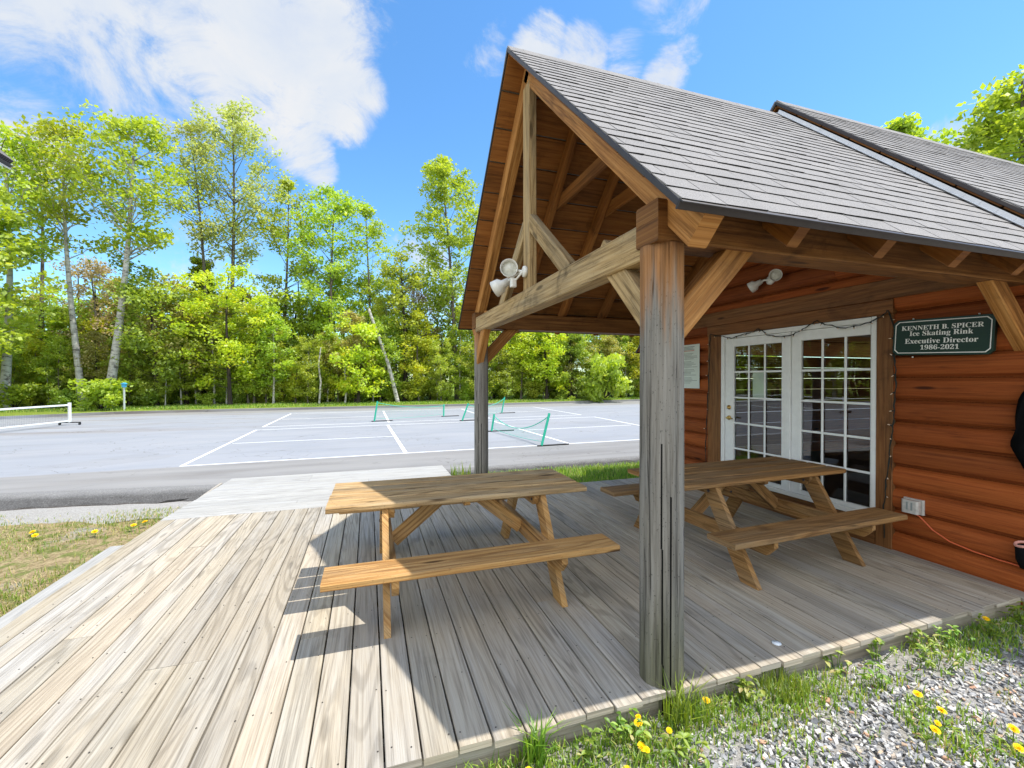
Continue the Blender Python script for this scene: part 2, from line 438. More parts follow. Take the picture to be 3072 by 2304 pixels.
def groundmat():
    t = NT('dry_lawn_soil'); p = t.pos()
    a = t.noise(p, 1.3, 6, .65); b = t.noise(p, 30, 5, .7); c = t.noise(p, 5.5, 5, .65, .4)
    col = t.ramp(b, [(.3, (.11, .085, .045)), (.5, (.26, .20, .11)), (.72, (.42, .34, .20))])
    col = t.mix(t.maprange(c, .46, .62, 0., .8), col, t.ramp(b, [(.3, (.05, .075, .015)), (.7, (.15, .19, .04))]))
    col = t.mix(t.maprange(a, .58, .70, 0., .75), col, t.ramp(b, [(.3, (.15, .14, .125)), (.7, (.38, .36, .33))]))
    return t.principled(col, .95, t.bump(b, .9, .02), spec=.1)
M['ground'] = groundmat()

def sandmat():
    t = NT('sandy_gravel'); p = t.pos(); n = t.noise(p, 70, 4, .75); b = t.noise(p, 3, 4, .6)
    c = t.ramp(n, [(.3, (.17, .165, .158)), (.5, (.35, .34, .325)), (.72, (.50, .485, .46))])
    c = t.mix(t.math('MULTIPLY', b, .3), c, (.25, .22, .18))
    return t.principled(c, .95, t.bump(n, 1., .015), spec=.1)
M['sand'] = sandmat()

def vergemat():
    t = NT('verge_grass_ground'); p = t.pos(); n = t.noise(p, 9, 5, .7); b = t.noise(p, .5, 4, .6)
    c = t.ramp(n, [(.3, (.10, .15, .02)), (.7, (.26, .32, .05))])
    return t.principled(c, .95, t.bump(n, 1., .05), spec=.1)
M['verge'] = vergemat()

def stonemat():
    t = NT('gravel_stone'); r = t.rnd()
    c = t.ramp(r, [(0., (.15, .155, .17)), (.25, (.28, .285, .30)), (.5, (.40, .395, .385)), (.72, (.52, .50, .47)), (.86, (.60, .59, .58)), (.95, (.50, .38, .27)), (1., (.45, .24, .15))])
    n = t.noise(t.obj(), 90, 4, .6)
    c = t.mix(1., c, t.ramp(n, [(.3, (.72, .72, .72)), (.7, (1.15, 1.15, 1.15))]), 'MULTIPLY')
    return t.principled(c, .85, None, spec=.25)
M['stone'] = stonemat()
M['leaf_fresh'] = leafmat('fresh_leaves', [(0., (.20, .31, .03)), (.4, (.32, .46, .045)), (.8, (.43, .55, .06)), (1., (.52, .60, .11))], .55)
M['leaf_pale'] = leafmat('pale_spring_leaves', [(0., (.26, .33, .10)), (.4, (.39, .48, .17)), (.8, (.49, .56, .24)), (1., (.56, .59, .32))], .55)
M['leaf_yellow'] = leafmat('yellow_green_leaves', [(0., (.28, .39, .02)), (.4, (.42, .54, .03)), (.8, (.54, .60, .04)), (1., (.64, .54, .04))], .55)
M['leaf_deep'] = leafmat('deep_green_leaves', [(0., (.13, .21, .028)), (.4, (.23, .35, .036)), (.8, (.34, .45, .05)), (1., (.42, .50, .09))], .5)
M['leaf_olive'] = leafmat('olive_leaves', [(0., (.24, .26, .06)), (.4, (.37, .39, .10)), (.8, (.48, .48, .15)), (1., (.56, .48, .20))], .5)
M['leaf_tan'] = leafmat('tan_buds', [(0., (.36, .26, .16)), (.5, (.48, .38, .25)), (1., (.56, .50, .30))], .5)
M['grass'] = leafmat('grass_blades', [(0., (.07, .15, .012)), (.35, (.15, .29, .022)), (.7, (.26, .41, .035)), (.9, (.36, .43, .08)), (1., (.50, .42, .20))], .45)
M['drygrass'] = leafmat('dry_grass_blades', [(0., (.10, .19, .02)), (.4, (.19, .29, .035)), (.65, (.33, .34, .09)), (.85, (.46, .37, .17)), (1., (.54, .43, .25))], .35)

def bark(name, base, light, dark, birch=False):
    t = NT(name); uv = t.uv(); o = t.obj()
    if birch:
        n = t.noise(t.scaled(uv, (7., 2.2, 1)), 1, 5, .7); b = t.noise(o, 1.2, 4, .6)
        c = t.ramp(n, [(.36, dark), (.46, base), (.7, light)])
        c = t.mix(t.maprange(b, .52, .68, 0., .6), c, dark)
    else:
        n = t.noise(t.scaled(uv, (1.5, 14., 1)), 1, 5, .7)
        c = t.ramp(n, [(.3, dark), (.55, base), (.8, light)])
    return t.principled(c, .9, t.bump(n, .8, .02), spec=.15)
M['bark_white'] = bark('pale_bark', (.40, .385, .35), (.60, .58, .54), (.06, .05, .042), True)
M['bark_grey'] = bark('grey_bark', (.155, .135, .11), (.27, .245, .21), (.045, .037, .03))
M['bark_dark'] = bark('dark_bark', (.055, .045, .036), (.11, .095, .08), (.018, .015, .012))

# ------------------------------------------------------------------ world, sun
SUN = V((.385, -.160, 1.)).normalized()
w = bpy.data.worlds.new('World'); scene.world = w; w.use_nodes = True
nt = w.node_tree; nt.nodes.clear()
class WT(NT):
    def __init__(s, tree): s.t = tree
t = WT(nt)
out = t.n('ShaderNodeOutputWorld'); bg = t.n('ShaderNodeBackground'); t.l(bg.outputs[0], out.inputs[0])
sky = t.n('ShaderNodeTexSky', sky_type='NISHITA'); sky.sun_disc = False
sky.sun_elevation = math.asin(SUN.z); sky.sun_rotation = math.atan2(SUN.x, SUN.y)
sky.air_density = 1.; sky.dust_density = .25; sky.ozone_density = 1.6; sky.altitude = 200
FILL_BANK = 10.5
dirv = t.n('ShaderNodeTexCoord').outputs['Generated']
def pix_dir(u, v): return (fw + rt*((u-1536)/FPX) - up*((v-1152)/FPX)).normalized()
blobs = [(540, 20, 7, .9), (700, 50, 10, 1.), (860, 90, 8.5, 1.), (720, 180, 7, 1.), (900, 210, 7, 1.), (1010, 280, 5, 1.), (870, 330, 5, 1.), (900, 430, 3.6, .95), (950, 500, 2.4, .8), (1090, 290, 3., .85), (600, 250, 4.5, .7),
         (300, 70, 5, .42), (400, 190, 4, .4), (60, 400, 4.5, .7), (150, 420, 3, .5), (1460, 190, 2.6, .5), (1620, 165, 3.6, .85), (1740, 180, 3.4, .85), (2000, 215, 2.6, .9), (2060, 160, 1.8, .7), (1880, 170, 2.8, .65),
         (1490, 90, 2., .45), (2020, 5, 4, .55), (2850, 430, 2.2, .55), (300, -500, 20, .9), (100, 960, 9, .45), (700, 900, 10, .5), (1250, 900, 9, .55)]
def cover(bl):
    mask = None
    for (d, rad, wt) in bl:
        x = t.n('ShaderNodeVectorMath', operation='DOT_PRODUCT'); t.l(dirv, x.inputs[0]); x.inputs[1].default_value = d
        f = t.maprange(x.outputs['Value'], math.cos(R(rad*1.35)), math.cos(R(rad*.15)), 0., wt)
        mask = f if mask is None else t.math('MAXIMUM', mask, f)
    return mask
mask = cover([(pix_dir(u_, v_), rad, wt) for (u_, v_, rad, wt) in blobs])
cn = t.noise(t.scaled(dirv, (1., 1., 1.25)), 6.5, 12, .68, .6); cn2 = t.noise(dirv, 3.2, 7, .62, .3)
den = t.math('ADD', mask, t.math('MULTIPLY', t.math('SUBTRACT', cn, .5), 2.1))
den = t.maprange(den, .34, .95)
skyc = t.n('ShaderNodeHueSaturation'); t.l(sky.outputs[0], skyc.inputs['Color'])
skyc.inputs['Saturation'].default_value = 1.16; skyc.inputs['Value'].default_value = 1.24
skyc2 = t.mix(1., skyc.outputs[0], (.86, 1.07, 1.12), 'MULTIPLY')
CLOUD = 4.5
ccol = t.ramp(cn2, [(.34, (.74, .83, 1.)), (.5, (.88, .93, 1.)), (.64, (1., 1., 1.))])
cs = t.n('ShaderNodeVectorMath', operation='SCALE'); t.l(ccol, cs.inputs[0]); cs.inputs['Scale'].default_value = CLOUD
mx = t.mix(t.math('MULTIPLY', den, .95), skyc2, cs.outputs[0])
# unseen bright cloud banks added behind and left, as fill for the porch shade
def azel(a, e): a = R(a); e = R(e); return V((math.sin(a)*math.cos(e), math.cos(a)*math.cos(e), math.sin(e)))
m2 = cover([(azel(a_, e_), r_, w_) for a_, e_, r_, w_ in ((250, 24, 26, 1.), (215, 28, 28, 1.), (180, 26, 28, 1.), (150, 28, 22, .9), (276, 22, 17, .9), (235, 50, 20, .8), (195, 52, 20, .8))])
d2 = t.maprange(t.math('ADD', m2, t.math('MULTIPLY', t.math('SUBTRACT', cn2, .5), .9)), .25, .8)
cs2 = t.n('ShaderNodeVectorMath', operation='SCALE'); t.l(ccol, cs2.inputs[0]); cs2.inputs['Scale'].default_value = FILL_BANK
mx = t.mix(d2, mx, cs2.outputs[0])
t.l(mx, bg.inputs['Color']); bg.inputs['Strength'].default_value = .10

sl = bpy.data.lights.new('sun', 'SUN'); sl.energy = 3.3; sl.angle = R(.53); sl.color = (1., .95, .86)
so = bpy.data.objects.new('sun', sl); COL.objects.link(so)
so.rotation_euler = SUN.to_track_quat('Z', 'Y').to_euler(); so.location = (10, -5, 30)
scene.view_settings.view_transform = 'Standard'; scene.view_settings.look = 'None'
scene.view_settings.exposure = 1.02; scene.view_settings.gamma = 1
scene.view_settings.use_curve_mapping = False
scene.cycles.max_bounces = 10; scene.cycles.transparent_max_bounces = 12
scene.cycles.sample_clamp_indirect = 6

# ------------------------------------------------------------------ setting: ground, pavement
def sheet(name, xs, ys, zf, mat, kind='structure'):
    vs = [(x, y, zf(x, y)) for y in ys for x in xs]; n = len(xs)
    fs = [[j*n+i, j*n+i+1, (j+1)*n+i+1, (j+1)*n+i] for j in range(len(ys)-1) for i in range(n-1)]
    me = bpy.data.meshes.new(name); me.from_pydata(vs, [], fs); me.update(); me.materials.append(mat)
    me.polygons.foreach_set('use_smooth', np.ones(len(fs), dtype=bool))
    o = bpy.data.objects.new(name, me); COL.objects.link(o); o['kind'] = kind; return o
sheet('ground', [-600, -200, -60, -30, -12] + [-8+.5*i for i in range(13)] + [4, 12, 40, 200, 600],
      [-600, -100, -20, -4, 0] + [.5*i for i in range(1, 19)] + [20, 60, 200, 900],
      lambda x, y: -.215+.02*math.sin(x*2.1+y)*math.sin(y*1.7) if abs(x) < 9 and 0 < y < 8.5 else -.215, M['ground'])
near_e = [(-40, 9.5), (-5.1, 8.37), (-2.15, 7.98), (5.6, 8.07), (40, 9.1)]
far_e = [(40, 30.2), (19.6, 28.4), (8, 26.75), (-6.7, 26.3), (-11.6, 25.9), (-14.6, 24.1), (-22, 20.6), (-40, 15.0)]
mb = MB()
mb.poly([(x, y, -.05) for x, y in near_e+far_e])
pav = mb.build('pavement', M['asphalt'], kind='structure')
# broken sloping asphalt edge towards the deck
mb = MB()
n_seg = 90; pts = []
for i in range(n_seg+1):
    x = -14+24*i/n_seg
    y = np.interp(x, [p[0] for p in near_e], [p[1] for p in near_e])
    pts.append((x, y))
prof = [(0., -.05), (.12, -.062), (.26, -.10), (.40, -.165), (.46, -.23)]
rows = []
for k, (dy, dz) in enumerate(prof):
    row = []
    for (x, y) in pts:
        wd = 1. if x < 0 else .55
        j = 0 if k == 0 else rng.uniform(-.03, .03)*(k/2)
        row.append((x, y-dy*wd+j, dz+(0 if k in (0, 4) else rng.uniform(-.008, .008))))
    rows.append(row)
for k in range(len(prof)-1):
    for i in range(n_seg):
        mb.poly([rows[k][i], rows[k+1][i], rows[k+1][i+1], rows[k][i+1]], rnd=0, smooth=False)
mb.build('pavement_edge', M['kerb'], pav)
# strip of sandy gravel along that edge
sheet('gravel_strip', [-14+.4*i for i in range(61)], [0, 1, 2, 3],
      lambda x, y: -.20, M['sand'])
gs = bpy.data.objects['gravel_strip']
for vtx in gs.data.vertices:
    x = vtx.co.x; yk = np.interp(x, [p[0] for p in near_e], [p[1] for p in near_e]); j = round(vtx.co.y)
    vtx.co.y = yk-[1.25, .95, .6, .3][j] + (rng.uniform(-.12, .12) if j == 0 else 0); vtx.co.z = [-.214, -.196, -.19, -.2][j]
# court lines, sheets 4 mm above the pavement
mb = MB()
def cline(a, b, wd=.055):
    wd *= 1.12
    a = V((*a, 0)); b = V((*b, 0)); d = (b-a).normalized(); s_ = V((-d.y, d.x, 0))*wd/2
    q = [a-s_, b-s_, b+s_, a+s_]
    mb.poly([(p.x, p.y, -.046) for p in q])
court = [(-3.40, 9.88), (9.0, 10.27), (9.41, 17.0), (-3.49, 16.2)]
court2 = [(-3.50, 17.2), (9.37, 18.2), (9.39, 24.4), (-3.56, 23.45)]
for cq in (court, court2):
    for i in range(4):
        a = V((*cq[i], 0)); b = V((*cq[(i+1) % 4], 0)); d = (b-a).normalized()
        cline(a.xy + d.xy*(-.0275 if i % 2 == 0 else .029), b.xy - d.xy*(-.0275 if i % 2 == 0 else .029))
cline((-3.34, 12.97), (.72, 13.09), .05); cline((4.83, 13.30), (8.97, 13.55), .05)
cline((.795, 10.05), (.67, 16.38), .075); cline((4.89, 10.19), (4.68, 16.65), .06)
cline((-3.40, 20.2), (.70, 20.5), .05); cline((4.9, 20.8), (8.97, 21.08), .05)
cline((.76, 17.58), (.75, 23.7), .07); cline((4.9, 17.92), (4.95, 24.0), .06)
mb.build('court_markings', M['line'], pav)
# raised far kerb and the grass verge behind it
mb = MB(); fe = far_e
for (a, b) in zip(fe[:-1], fe[1:]):
    A = V((*a, 0)); B = V((*b, 0)); n_ = (B-A).normalized(); o_ = V((n_.y, -n_.x, 0))*.16
    z0, z1 = -.2, .075
    mb.poly([(A.x, A.y, z0), (A.x, A.y, z1), (B.x, B.y, z1), (B.x, B.y, z0)])
    mb.poly([(A.x, A.y, z1), (A.x+o_.x, A.y+o_.y, z1), (B.x+o_.x, B.y+o_.y, z1), (B.x, B.y, z1)])
mb.build('pavement_kerb', M['asphalt'], pav)
mb = MB()
inner = [(x, y+.12) for x, y in fe]
outer = [(120, 160), (60, 160), (20, 160), (-10, 160), (-40, 150), (-80, 130), (-120, 100), (-160, 40)]
for i in range(len(fe)-1):
    mid0 = (inner[i][0]*.9+outer[i][0]*.1, inner[i][1]*.9+outer[i][1]*.1); mid1 = (inner[i+1][0]*.9+outer[i+1][0]*.1, inner[i+1][1]*.9+outer[i+1][1]*.1)
    mb.poly([(*inner[i], .07), (*mid0, .16), (*mid1, .16), (*inner[i+1], .07)][::-1])
    mb.poly([(*mid0, .16), (*outer[i], .3), (*outer[i+1], .3), (*mid1, .16)][::-1])
mb.build('grass_verge', M['verge'], kind='structure')
sheet('gravel_bed', [.2, 1, 2, 3, 4, 5, 6, 8, 12], [-6, -3, -1, 0, .5, 1, 1.4, 1.8, 2.1, 2.3],
      lambda x, y: (-.135+.012*math.sin(x*3+y*4) if y < 2.2 and .5 < x < 9 else -.22), M['sand'])
sheet('lawn_patch', [1.2, 1.6, 2.4, 3.2, 4, 5, 6, 8, 10], [6.0, 6.3, 6.8, 7.2, 7.6, 7.9],
      lambda x, y: -.21 if x < 1.5 else (-.10 if y < 7.3 else -.17), M['ground'])

# ------------------------------------------------------------------ deck
deck = thing('wooden_deck', (1.2, 3.9, -.2), 'weathered grey and tan plank deck in front of the log cabin, ramped to the pavement', 'deck')
mb = MB(); nails = MB(); PITCHB = .1545
def nail(x, y, z):
    q = [(x+.0042*math.cos(TAU*i/6), y+.0042*math.sin(TAU*i/6), z) for i in range(6)]; nails.poly(q)
for k in range(-15, 30):
    x0 = .062+PITCHB*k; x1 = x0+PITCHB-.0085
    ya = 1.845+rng.uniform(-.009, .012); yb = 5.945 if x0 < 1.45 else 6.08
    cuts = [ya]
    j0 = rng.choice([2.9, 99, 4.9, 99, 99, 99, 99, 99]) if k != -12 else 3.4
    if j0 < 90: cuts.append(j0)
    if k == 2: cuts = [ya, 3.35]
    if k == -3: cuts = [ya, 2.94]
    cuts.append(yb)
    for a, b in zip(cuts[:-1], cuts[1:]):
        sag = rng.uniform(-.0015, .0015)
        mb.beam(((x0+x1)/2, a+.0015, -.016+sag), ((x0+x1)/2, b-.0015, -.016+sag), x1-x0, .032, ch=.003)
    for jy in [1.93+.405*i for i in range(11)]:
        if jy > yb: continue
        for fx in (.2, .8):
            if rng.random() < .7: nail(x0+(x1-x0)*fx+rng.uniform(-.012, .012), jy+rng.uniform(-.02, .02), .0025)
mb.build('decking', M['deck'], deck)
nails.build('nail_heads', M['nail'], deck, kind='stuff')
mb = MB()
L0, L1 = 5.953, 8.22
nb = 15; pw = (L1-L0)/nb
for i in range(nb):
    ya = L0+pw*i; yb = ya+pw-.006; zc = -.014-.020*(i+.5)/nb
    xl = -2.255+.135*(i/nb); xr = 1.43-.12*(i/nb) if i < 2 else 1.32
    xj = rng.choice([-.9, 0., .6, 99, 99])
    segs = [(xl, xr)] if xj > 90 else [(xl, xj), (xj+.003, xr)]
    for a, b in segs: mb.beam((a, (ya+yb)/2, zc), (b, (ya+yb)/2, zc), yb-ya, .03, ch=.003)
mb.build('ramp', M['ramp'], deck)
mb = MB()
mb.box((-2.385, 1.2, -.045), (-2.262, 5.22, -.013), 1)
mb.box((-2.40, 1.2, -.20), (-2.375, 5.20, -.05), 1)
mb.build('step_board', M['ramp'], deck)
mb = MB()
mb.box((-2.24, 1.89, -.21), (4.62, 1.93, -.034), 0); mb.box((-2.24, 1.9, -.21), (-2.205, 8., -.034), 1)
mb.box((1.40, 6.03, -.21), (4.62, 6.065, -.034), 0); mb.box((1.27, 6.07, -.21), (1.30, 7.9, -.04), 1)
for jx in range(11): mb.box((-2.19, 2.02+.405*jx, -.2), (4.6, 2.06+.405*jx, -.036), 0)
mb.build('rim_joist', M['deck'], deck)

o = MB()
o.lathe([(0, .0), (0, .026), (.002, .026), (.004, .0)], (2.338, 1.99, .003), (0, 0, 1), 20)
tag(o.build('white_lid', M['disc'], origin=(2.338, 1.99, 0)), 'small flat white disc lying on the shaded deck near its front edge', 'lid')

# ------------------------------------------------------------------ cabin with porch
YC, ZA, SL = 3.93, 4.708, math.atan(.982)
CS, SN = math.cos(SL), math.sin(SL)
HW = 2.386; LS = HW/CS
cabin = thing('log_cabin', (4.69, 3.93, -.1), 'orange-brown log-sided cabin with a timber-framed open porch and grey shingle roofs', 'cabin')
def rp(x, s, perp, sg, za=ZA):       # point on a roof slope: s metres down from the ridge, perp metres above the slope
    return V((x, YC+sg*(s*CS+perp*SN), za-s*SN+perp*CS))
def shingles(x0, x1, L, za, sg, seed, tw=.305, ex=.138, curl=1.):
    rr = random.Random(seed); mb = MB(); n = int(L/ex)+1
    for i in range(n):
        s_lo = L-i*ex+.012; s_hi = max(0., s_lo-ex*1.35)
        if s_lo < .04: break
        off = (i*.37 % 1)*tw; x = x0-off
        while x < x1-.002:
            a = max(x0, x)+.0032; b = min(x1, x+tw*rr.choice([1, 1, 1, .8, 1.2]))
            if b-a > .03:
                bb = b-.0032; rn = rr.random(); m_ = 4
                wob = rr.uniform(-.005, .005); l0 = rr.uniform(.0105, .0125); l1 = l0+rr.uniform(-.002, .003); lift = [l0+(l1-l0)*q/m_ for q in range(m_+1)]
                if rr.random() < .0: lift = [l_+.004*curl for l_ in lift]
                top = []; low = []; bot = []
                for q in range(m_+1):
                    xx = a+(bb-a)*q/m_
                    top.append(rp(xx, s_hi, .004, sg, za)); low.append(rp(xx, s_lo+wob+rr.uniform(-.002, .002), lift[q], sg, za)); bot.append(rp(xx, s_lo+wob-.004, max(.0005, lift[q]-.0125), sg, za))
                for q in range(m_):
                    f1 = [top[q], low[q], low[q+1], top[q+1]]; f2 = [low[q], bot[q], bot[q+1], low[q+1]]
                    if sg < 0: pass
                    else: f1 = f1[::-1]; f2 = f2[::-1]
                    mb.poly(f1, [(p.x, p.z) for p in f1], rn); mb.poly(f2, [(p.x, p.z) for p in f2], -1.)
                for q in (0, m_):
                    mb.poly([top[q], bot[q], low[q]], None, .1)
                    # inner shade side of the open edge
                for q in range(m_):
                    mb.poly([bot[q], rp(a+(bb-a)*q/m_, s_hi, .001, sg, za), rp(a+(bb-a)*(q+1)/m_, s_hi, .001, sg, za), bot[q+1]], None, rn)
            x = b if b > x else x+tw
    return mb
def ridge_cap(x0, x1, za, seed):
    rr = random.Random(seed); mb = MB(); x = x0
    while x < x1:
        b = min(x1, x+.15); rn = rr.random(); lf = .010+rr.uniform(0, .002)
        for sg in (-1, 1):
            q = [rp(x, 0, lf+.008, sg, za), rp(x, .15, lf, sg, za), rp(b, .15, .012, sg, za), rp(b, 0, .018, sg, za)]
            q2 = [rp(x, 0, .0, sg, za), rp(x, .15, .0, sg, za), rp(x, .15, lf, sg, za), rp(x, 0, lf+.008, sg, za)]
            q3 = [rp(x, .15, 0, sg, za), rp(b, .15, 0, sg, za), rp(b, .15, .012, sg, za), rp(x, .15, lf, sg, za)]
            mb.poly(q, None, rn); mb.poly(q2, None, rn); mb.poly(q3, None, rn)
        x = b
    return mb
XV, XW = 1.265, 4.69
def roof(tagname, x0, x1, L, za, seed, boards=True):
    """shingles are the roof itself; sheathing boards and drip edge are its sub-parts"""
    mb = shingles(x0-.012, x1, L, za, -1, seed); b2 = shingles(x0-.012, x1, L, za, 1, seed+1); b3 = ridge_cap(x0-.012, x1, za, seed+2)
    for q in (b2, b3):
        n = len(mb.v); mb.v += q.v; mb.f += [[i+n for i in f] for f in q.f]; mb.uv += q.uv; mb.r += q.r; mb.sm += q.sm
    # solid slab under the shingles
    for sg in (-1, 1):
        a = [rp(x0, 0, 0, sg, za), rp(x1, 0, 0, sg, za), rp(x1, L, 0, sg, za), rp(x0, L, 0, sg, za)]
        b = [rp(x0, 0, -.016, sg, za), rp(x1, 0, -.016, sg, za), rp(x1, L, -.016, sg, za), rp(x0, L, -.016, sg, za)]
        mb.poly(a if sg > 0 else a[::-1], None, .3); mb.poly(b[::-1] if sg > 0 else b, None, .3)
        for i in range(4):
            j = (i+1) % 4; mb.poly([a[i], a[j], b[j], b[i]], None, .2)
    ro = mb.build(tagname, M['shingle'], cabin)
    mb = MB()
    for sg in (-1, 1):
        mb.beam(rp(x0-.007, .0 if sg < 0 else .02, -.013, sg, za), rp(x0-.007, L+.01, -.013, sg, za), .012, .028, upv=rp(0, 0, 1, sg, za)-rp(0, 0, 0, sg, za), ch=.003)
        mb.beam(rp(x0-.012, L+.013, -.018, sg, za), rp(x1, L+.013, -.018, sg, za), .012, .038, upv=rp(0, 0, 1, sg, za)-rp(0, 0, 0, sg, za), ch=.003)
        mb.beam(rp(x0-.012, L+.02, .004, sg, za), rp(x1, L+.02, .004, sg, za), .03, .006, upv=rp(0, 0, 1, sg, za)-rp(0, 0, 0, sg, za), ch=.001)
    mb.build('drip_edge', M['drip'], ro)
    mb = MB(); nbd = 10; bw = L/nbd
    for sg in (-1, 1):
        upn = rp(0, 0, 1, sg, za)-rp(0, 0, 0, sg, za)
        for i in range(nbd):
            xx = x0+.004
            mb.beam(rp(xx, bw*(i+.5), -.029, sg, za), rp(x1, bw*(i+.5), -.029, sg, za), bw-.016, .022, upv=upn, ch=.004)
    mb.build('roof_boards', M['roofboard'], ro)
    return ro
roof('porch_roof', XV, 4.60, LS, ZA, 11)
roof('main_roof', 4.575, 11.2, (HW+.42)/CS, ZA+.15, 41)
mb = MB()
s_ = .02
while s_ < 3.36:
    for sg in (-1,):
        e_ = min(s_+.137, 3.38)
        a = [rp(4.560, s_, .014, sg), rp(4.560, e_, .014, sg), rp(4.560, e_, .056, sg), rp(4.560, s_, .056, sg)]
        b = [p+V((-.0025, 0, 0)) for p in a]
        mb.poly(b[::-1], None, rng.random()); 
        for i in range(4): mb.poly([a[i], b[i], b[(i+1) % 4], a[(i+1) % 4]])
        c = [rp(4.557, s_, .026, sg), rp(4.557, e_, .026, sg), rp(4.535, e_, .022, sg), rp(4.535, s_, .022, sg)]
        mb.poly(c[::-1])
    s_ += .1385
mb.build('step_flashing', M['flash'], cabin)

# posts
def post(cx, cy, r_, z0, z1, seed, name='porch_post'):
    rr = random.Random(seed); n = 144; nz = 46; mb = MB()
    cr = [(int(n*f), d_, ph) for f, d_, ph in ((.715, .024, .3), (.655, .014, 2.2), (.78, .008, 1.7), (.60, .006, .1), (.35, .02, .6), (.86, .012, 2.))]
    ph = [rr.uniform(0, TAU) for _ in range(6)]
    for iz in range(nz+1):
        f = iz/nz; z = z0+(z1-z0)*f
        for k in range(n):
            a = TAU*k/n
            rad = r_*(1+.028*math.cos(2*a+ph[0])+.018*math.cos(3*a+ph[1]+f)+.008*math.sin(9*a+ph[2]+2*f)+.006*math.sin(f*9+ph[3]))
            rad *= 1.0-.02*f
            for ck, d_, p_ in cr:
                kk = (ck+int(round(1.1*math.sin(f*4+p_))))
                if k == kk % n: rad -= d_*max(0., min(1., .55+.6*math.sin(f*5.+p_*3)))
            mb.v.append((cx+rad*math.cos(a), cy+rad*math.sin(a), z))
    for iz in range(nz):
        f = iz/nz; gro = {}
        for ck, d_, p_ in cr[:2]:
            gd_ = max(0., min(1., .55+.6*math.sin(f*5.+p_*3)))
            if gd_ > .5: gro[(ck+int(round(1.1*math.sin(f*4+p_)))) % n] = gd_
        gd = 1.
        for k in range(n):
            j = (k+1) % n; i0 = iz*n
            mb.f.append([i0+k, i0+j, i0+n+j, i0+n+k])
            za, zb = z0+(z1-z0)*iz/nz, z0+(z1-z0)*(iz+1)/nz; c = TAU*r_/n
            mb.uv += [(za, c*k), (za, c*(k+1)), (zb, c*(k+1)), (zb, c*k)]; mb.r.append(-1. if (k in gro and gd > .35) or (j in gro and gd > .35) else seed*.37 % 1); mb.sm.append(True)
    mb.f.append(list(range(nz*n, nz*n+n))); mb.uv += [(0, 0)]*n; mb.r.append(.5); mb.sm.append(False)
    return mb.build(name, M['post'], cabin)
PY0, PY1, PX = 1.965, 5.895, 1.492
post(PX, PY0, .1105, -.2, 2.30, 3); post(PX, PY1, .095, -.2, 2.30, 8)
# plates carrying the rafters
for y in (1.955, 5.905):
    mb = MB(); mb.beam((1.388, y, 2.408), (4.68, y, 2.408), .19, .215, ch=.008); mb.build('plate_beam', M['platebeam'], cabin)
# rafters
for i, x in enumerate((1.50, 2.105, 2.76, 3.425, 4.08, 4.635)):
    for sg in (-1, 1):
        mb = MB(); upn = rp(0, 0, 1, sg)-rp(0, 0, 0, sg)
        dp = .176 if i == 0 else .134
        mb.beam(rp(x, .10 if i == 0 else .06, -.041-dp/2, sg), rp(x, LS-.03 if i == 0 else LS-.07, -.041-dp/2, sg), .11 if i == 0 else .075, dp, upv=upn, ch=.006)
        mb.build('rafter', M['timber' if i == 0 else 'roofboard'], cabin)  # inner rafters take the darker board wood, standing in for shade under the roof
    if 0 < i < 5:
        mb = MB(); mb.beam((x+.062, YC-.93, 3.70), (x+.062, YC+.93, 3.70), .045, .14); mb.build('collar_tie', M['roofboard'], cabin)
mb = MB(); mb.beam((1.47, YC, 4.50), (4.68, YC, 4.50), .04, .16); mb.build('ridge_board', M['timber'], cabin)
# gable frame
mb = MB(); mb.beam((1.46, 2.03, 2.338), (1.46, 5.83, 2.345), .125, .20, ch=.008); mb.build('tie_beam', M['timbergray'], cabin)
mb = MB(); mb.beam((1.478, YC, 2.44), (1.478, YC, 4.40), .075, .17, upv=(0, 1, 0)); mb.build('king_post', M['timbergray'], cabin)
X1 = 1.478
for a, b in (((X1, YC-.06, 3.09), (X1, YC-.90, 2.42)), ((X1, YC+.06, 3.09), (X1, YC+.90, 2.42))):
    mb = MB(); mb.beam(a, b, .07, .135, upv=(1, 0, 0)); o_ = mb
    mb = MB(); mb.beam(a, b, .135, .07, upv=(1, 0, 0)); mb.build('strut', M['timbergray'], cabin)
def brace(a, b, w, d, upv, mat='timber'):
    mb = MB(); mb.beam(a, b, w, d, upv=upv, ch=.006); return mb.build('knee_brace', M[mat], cabin)
brace((1.462, 2.50, 2.43), (1.462, 1.98, 1.91), .15, .09, (1, 0, 0), 'timbergray')
brace((1.462, 5.36, 2.43), (1.462, 5.88, 1.86), .15, .09, (1, 0, 0))
brace((1.50, 1.93, 1.84), (2.08, 1.93, 2.45), .145, .09, (0, 1, 0))
brace((1.50, 5.90, 1.84), (2.08, 5.90, 2.45), .145, .09, (0, 1, 0))
brace((4.76, 1.93, 1.84), (4.17, 1.93, 2.44), .13, .09, (0, 1, 0))
brace((4.70, 5.90, 1.82), (4.12, 5.90, 2.42), .15, .09, (0, 1, 0))

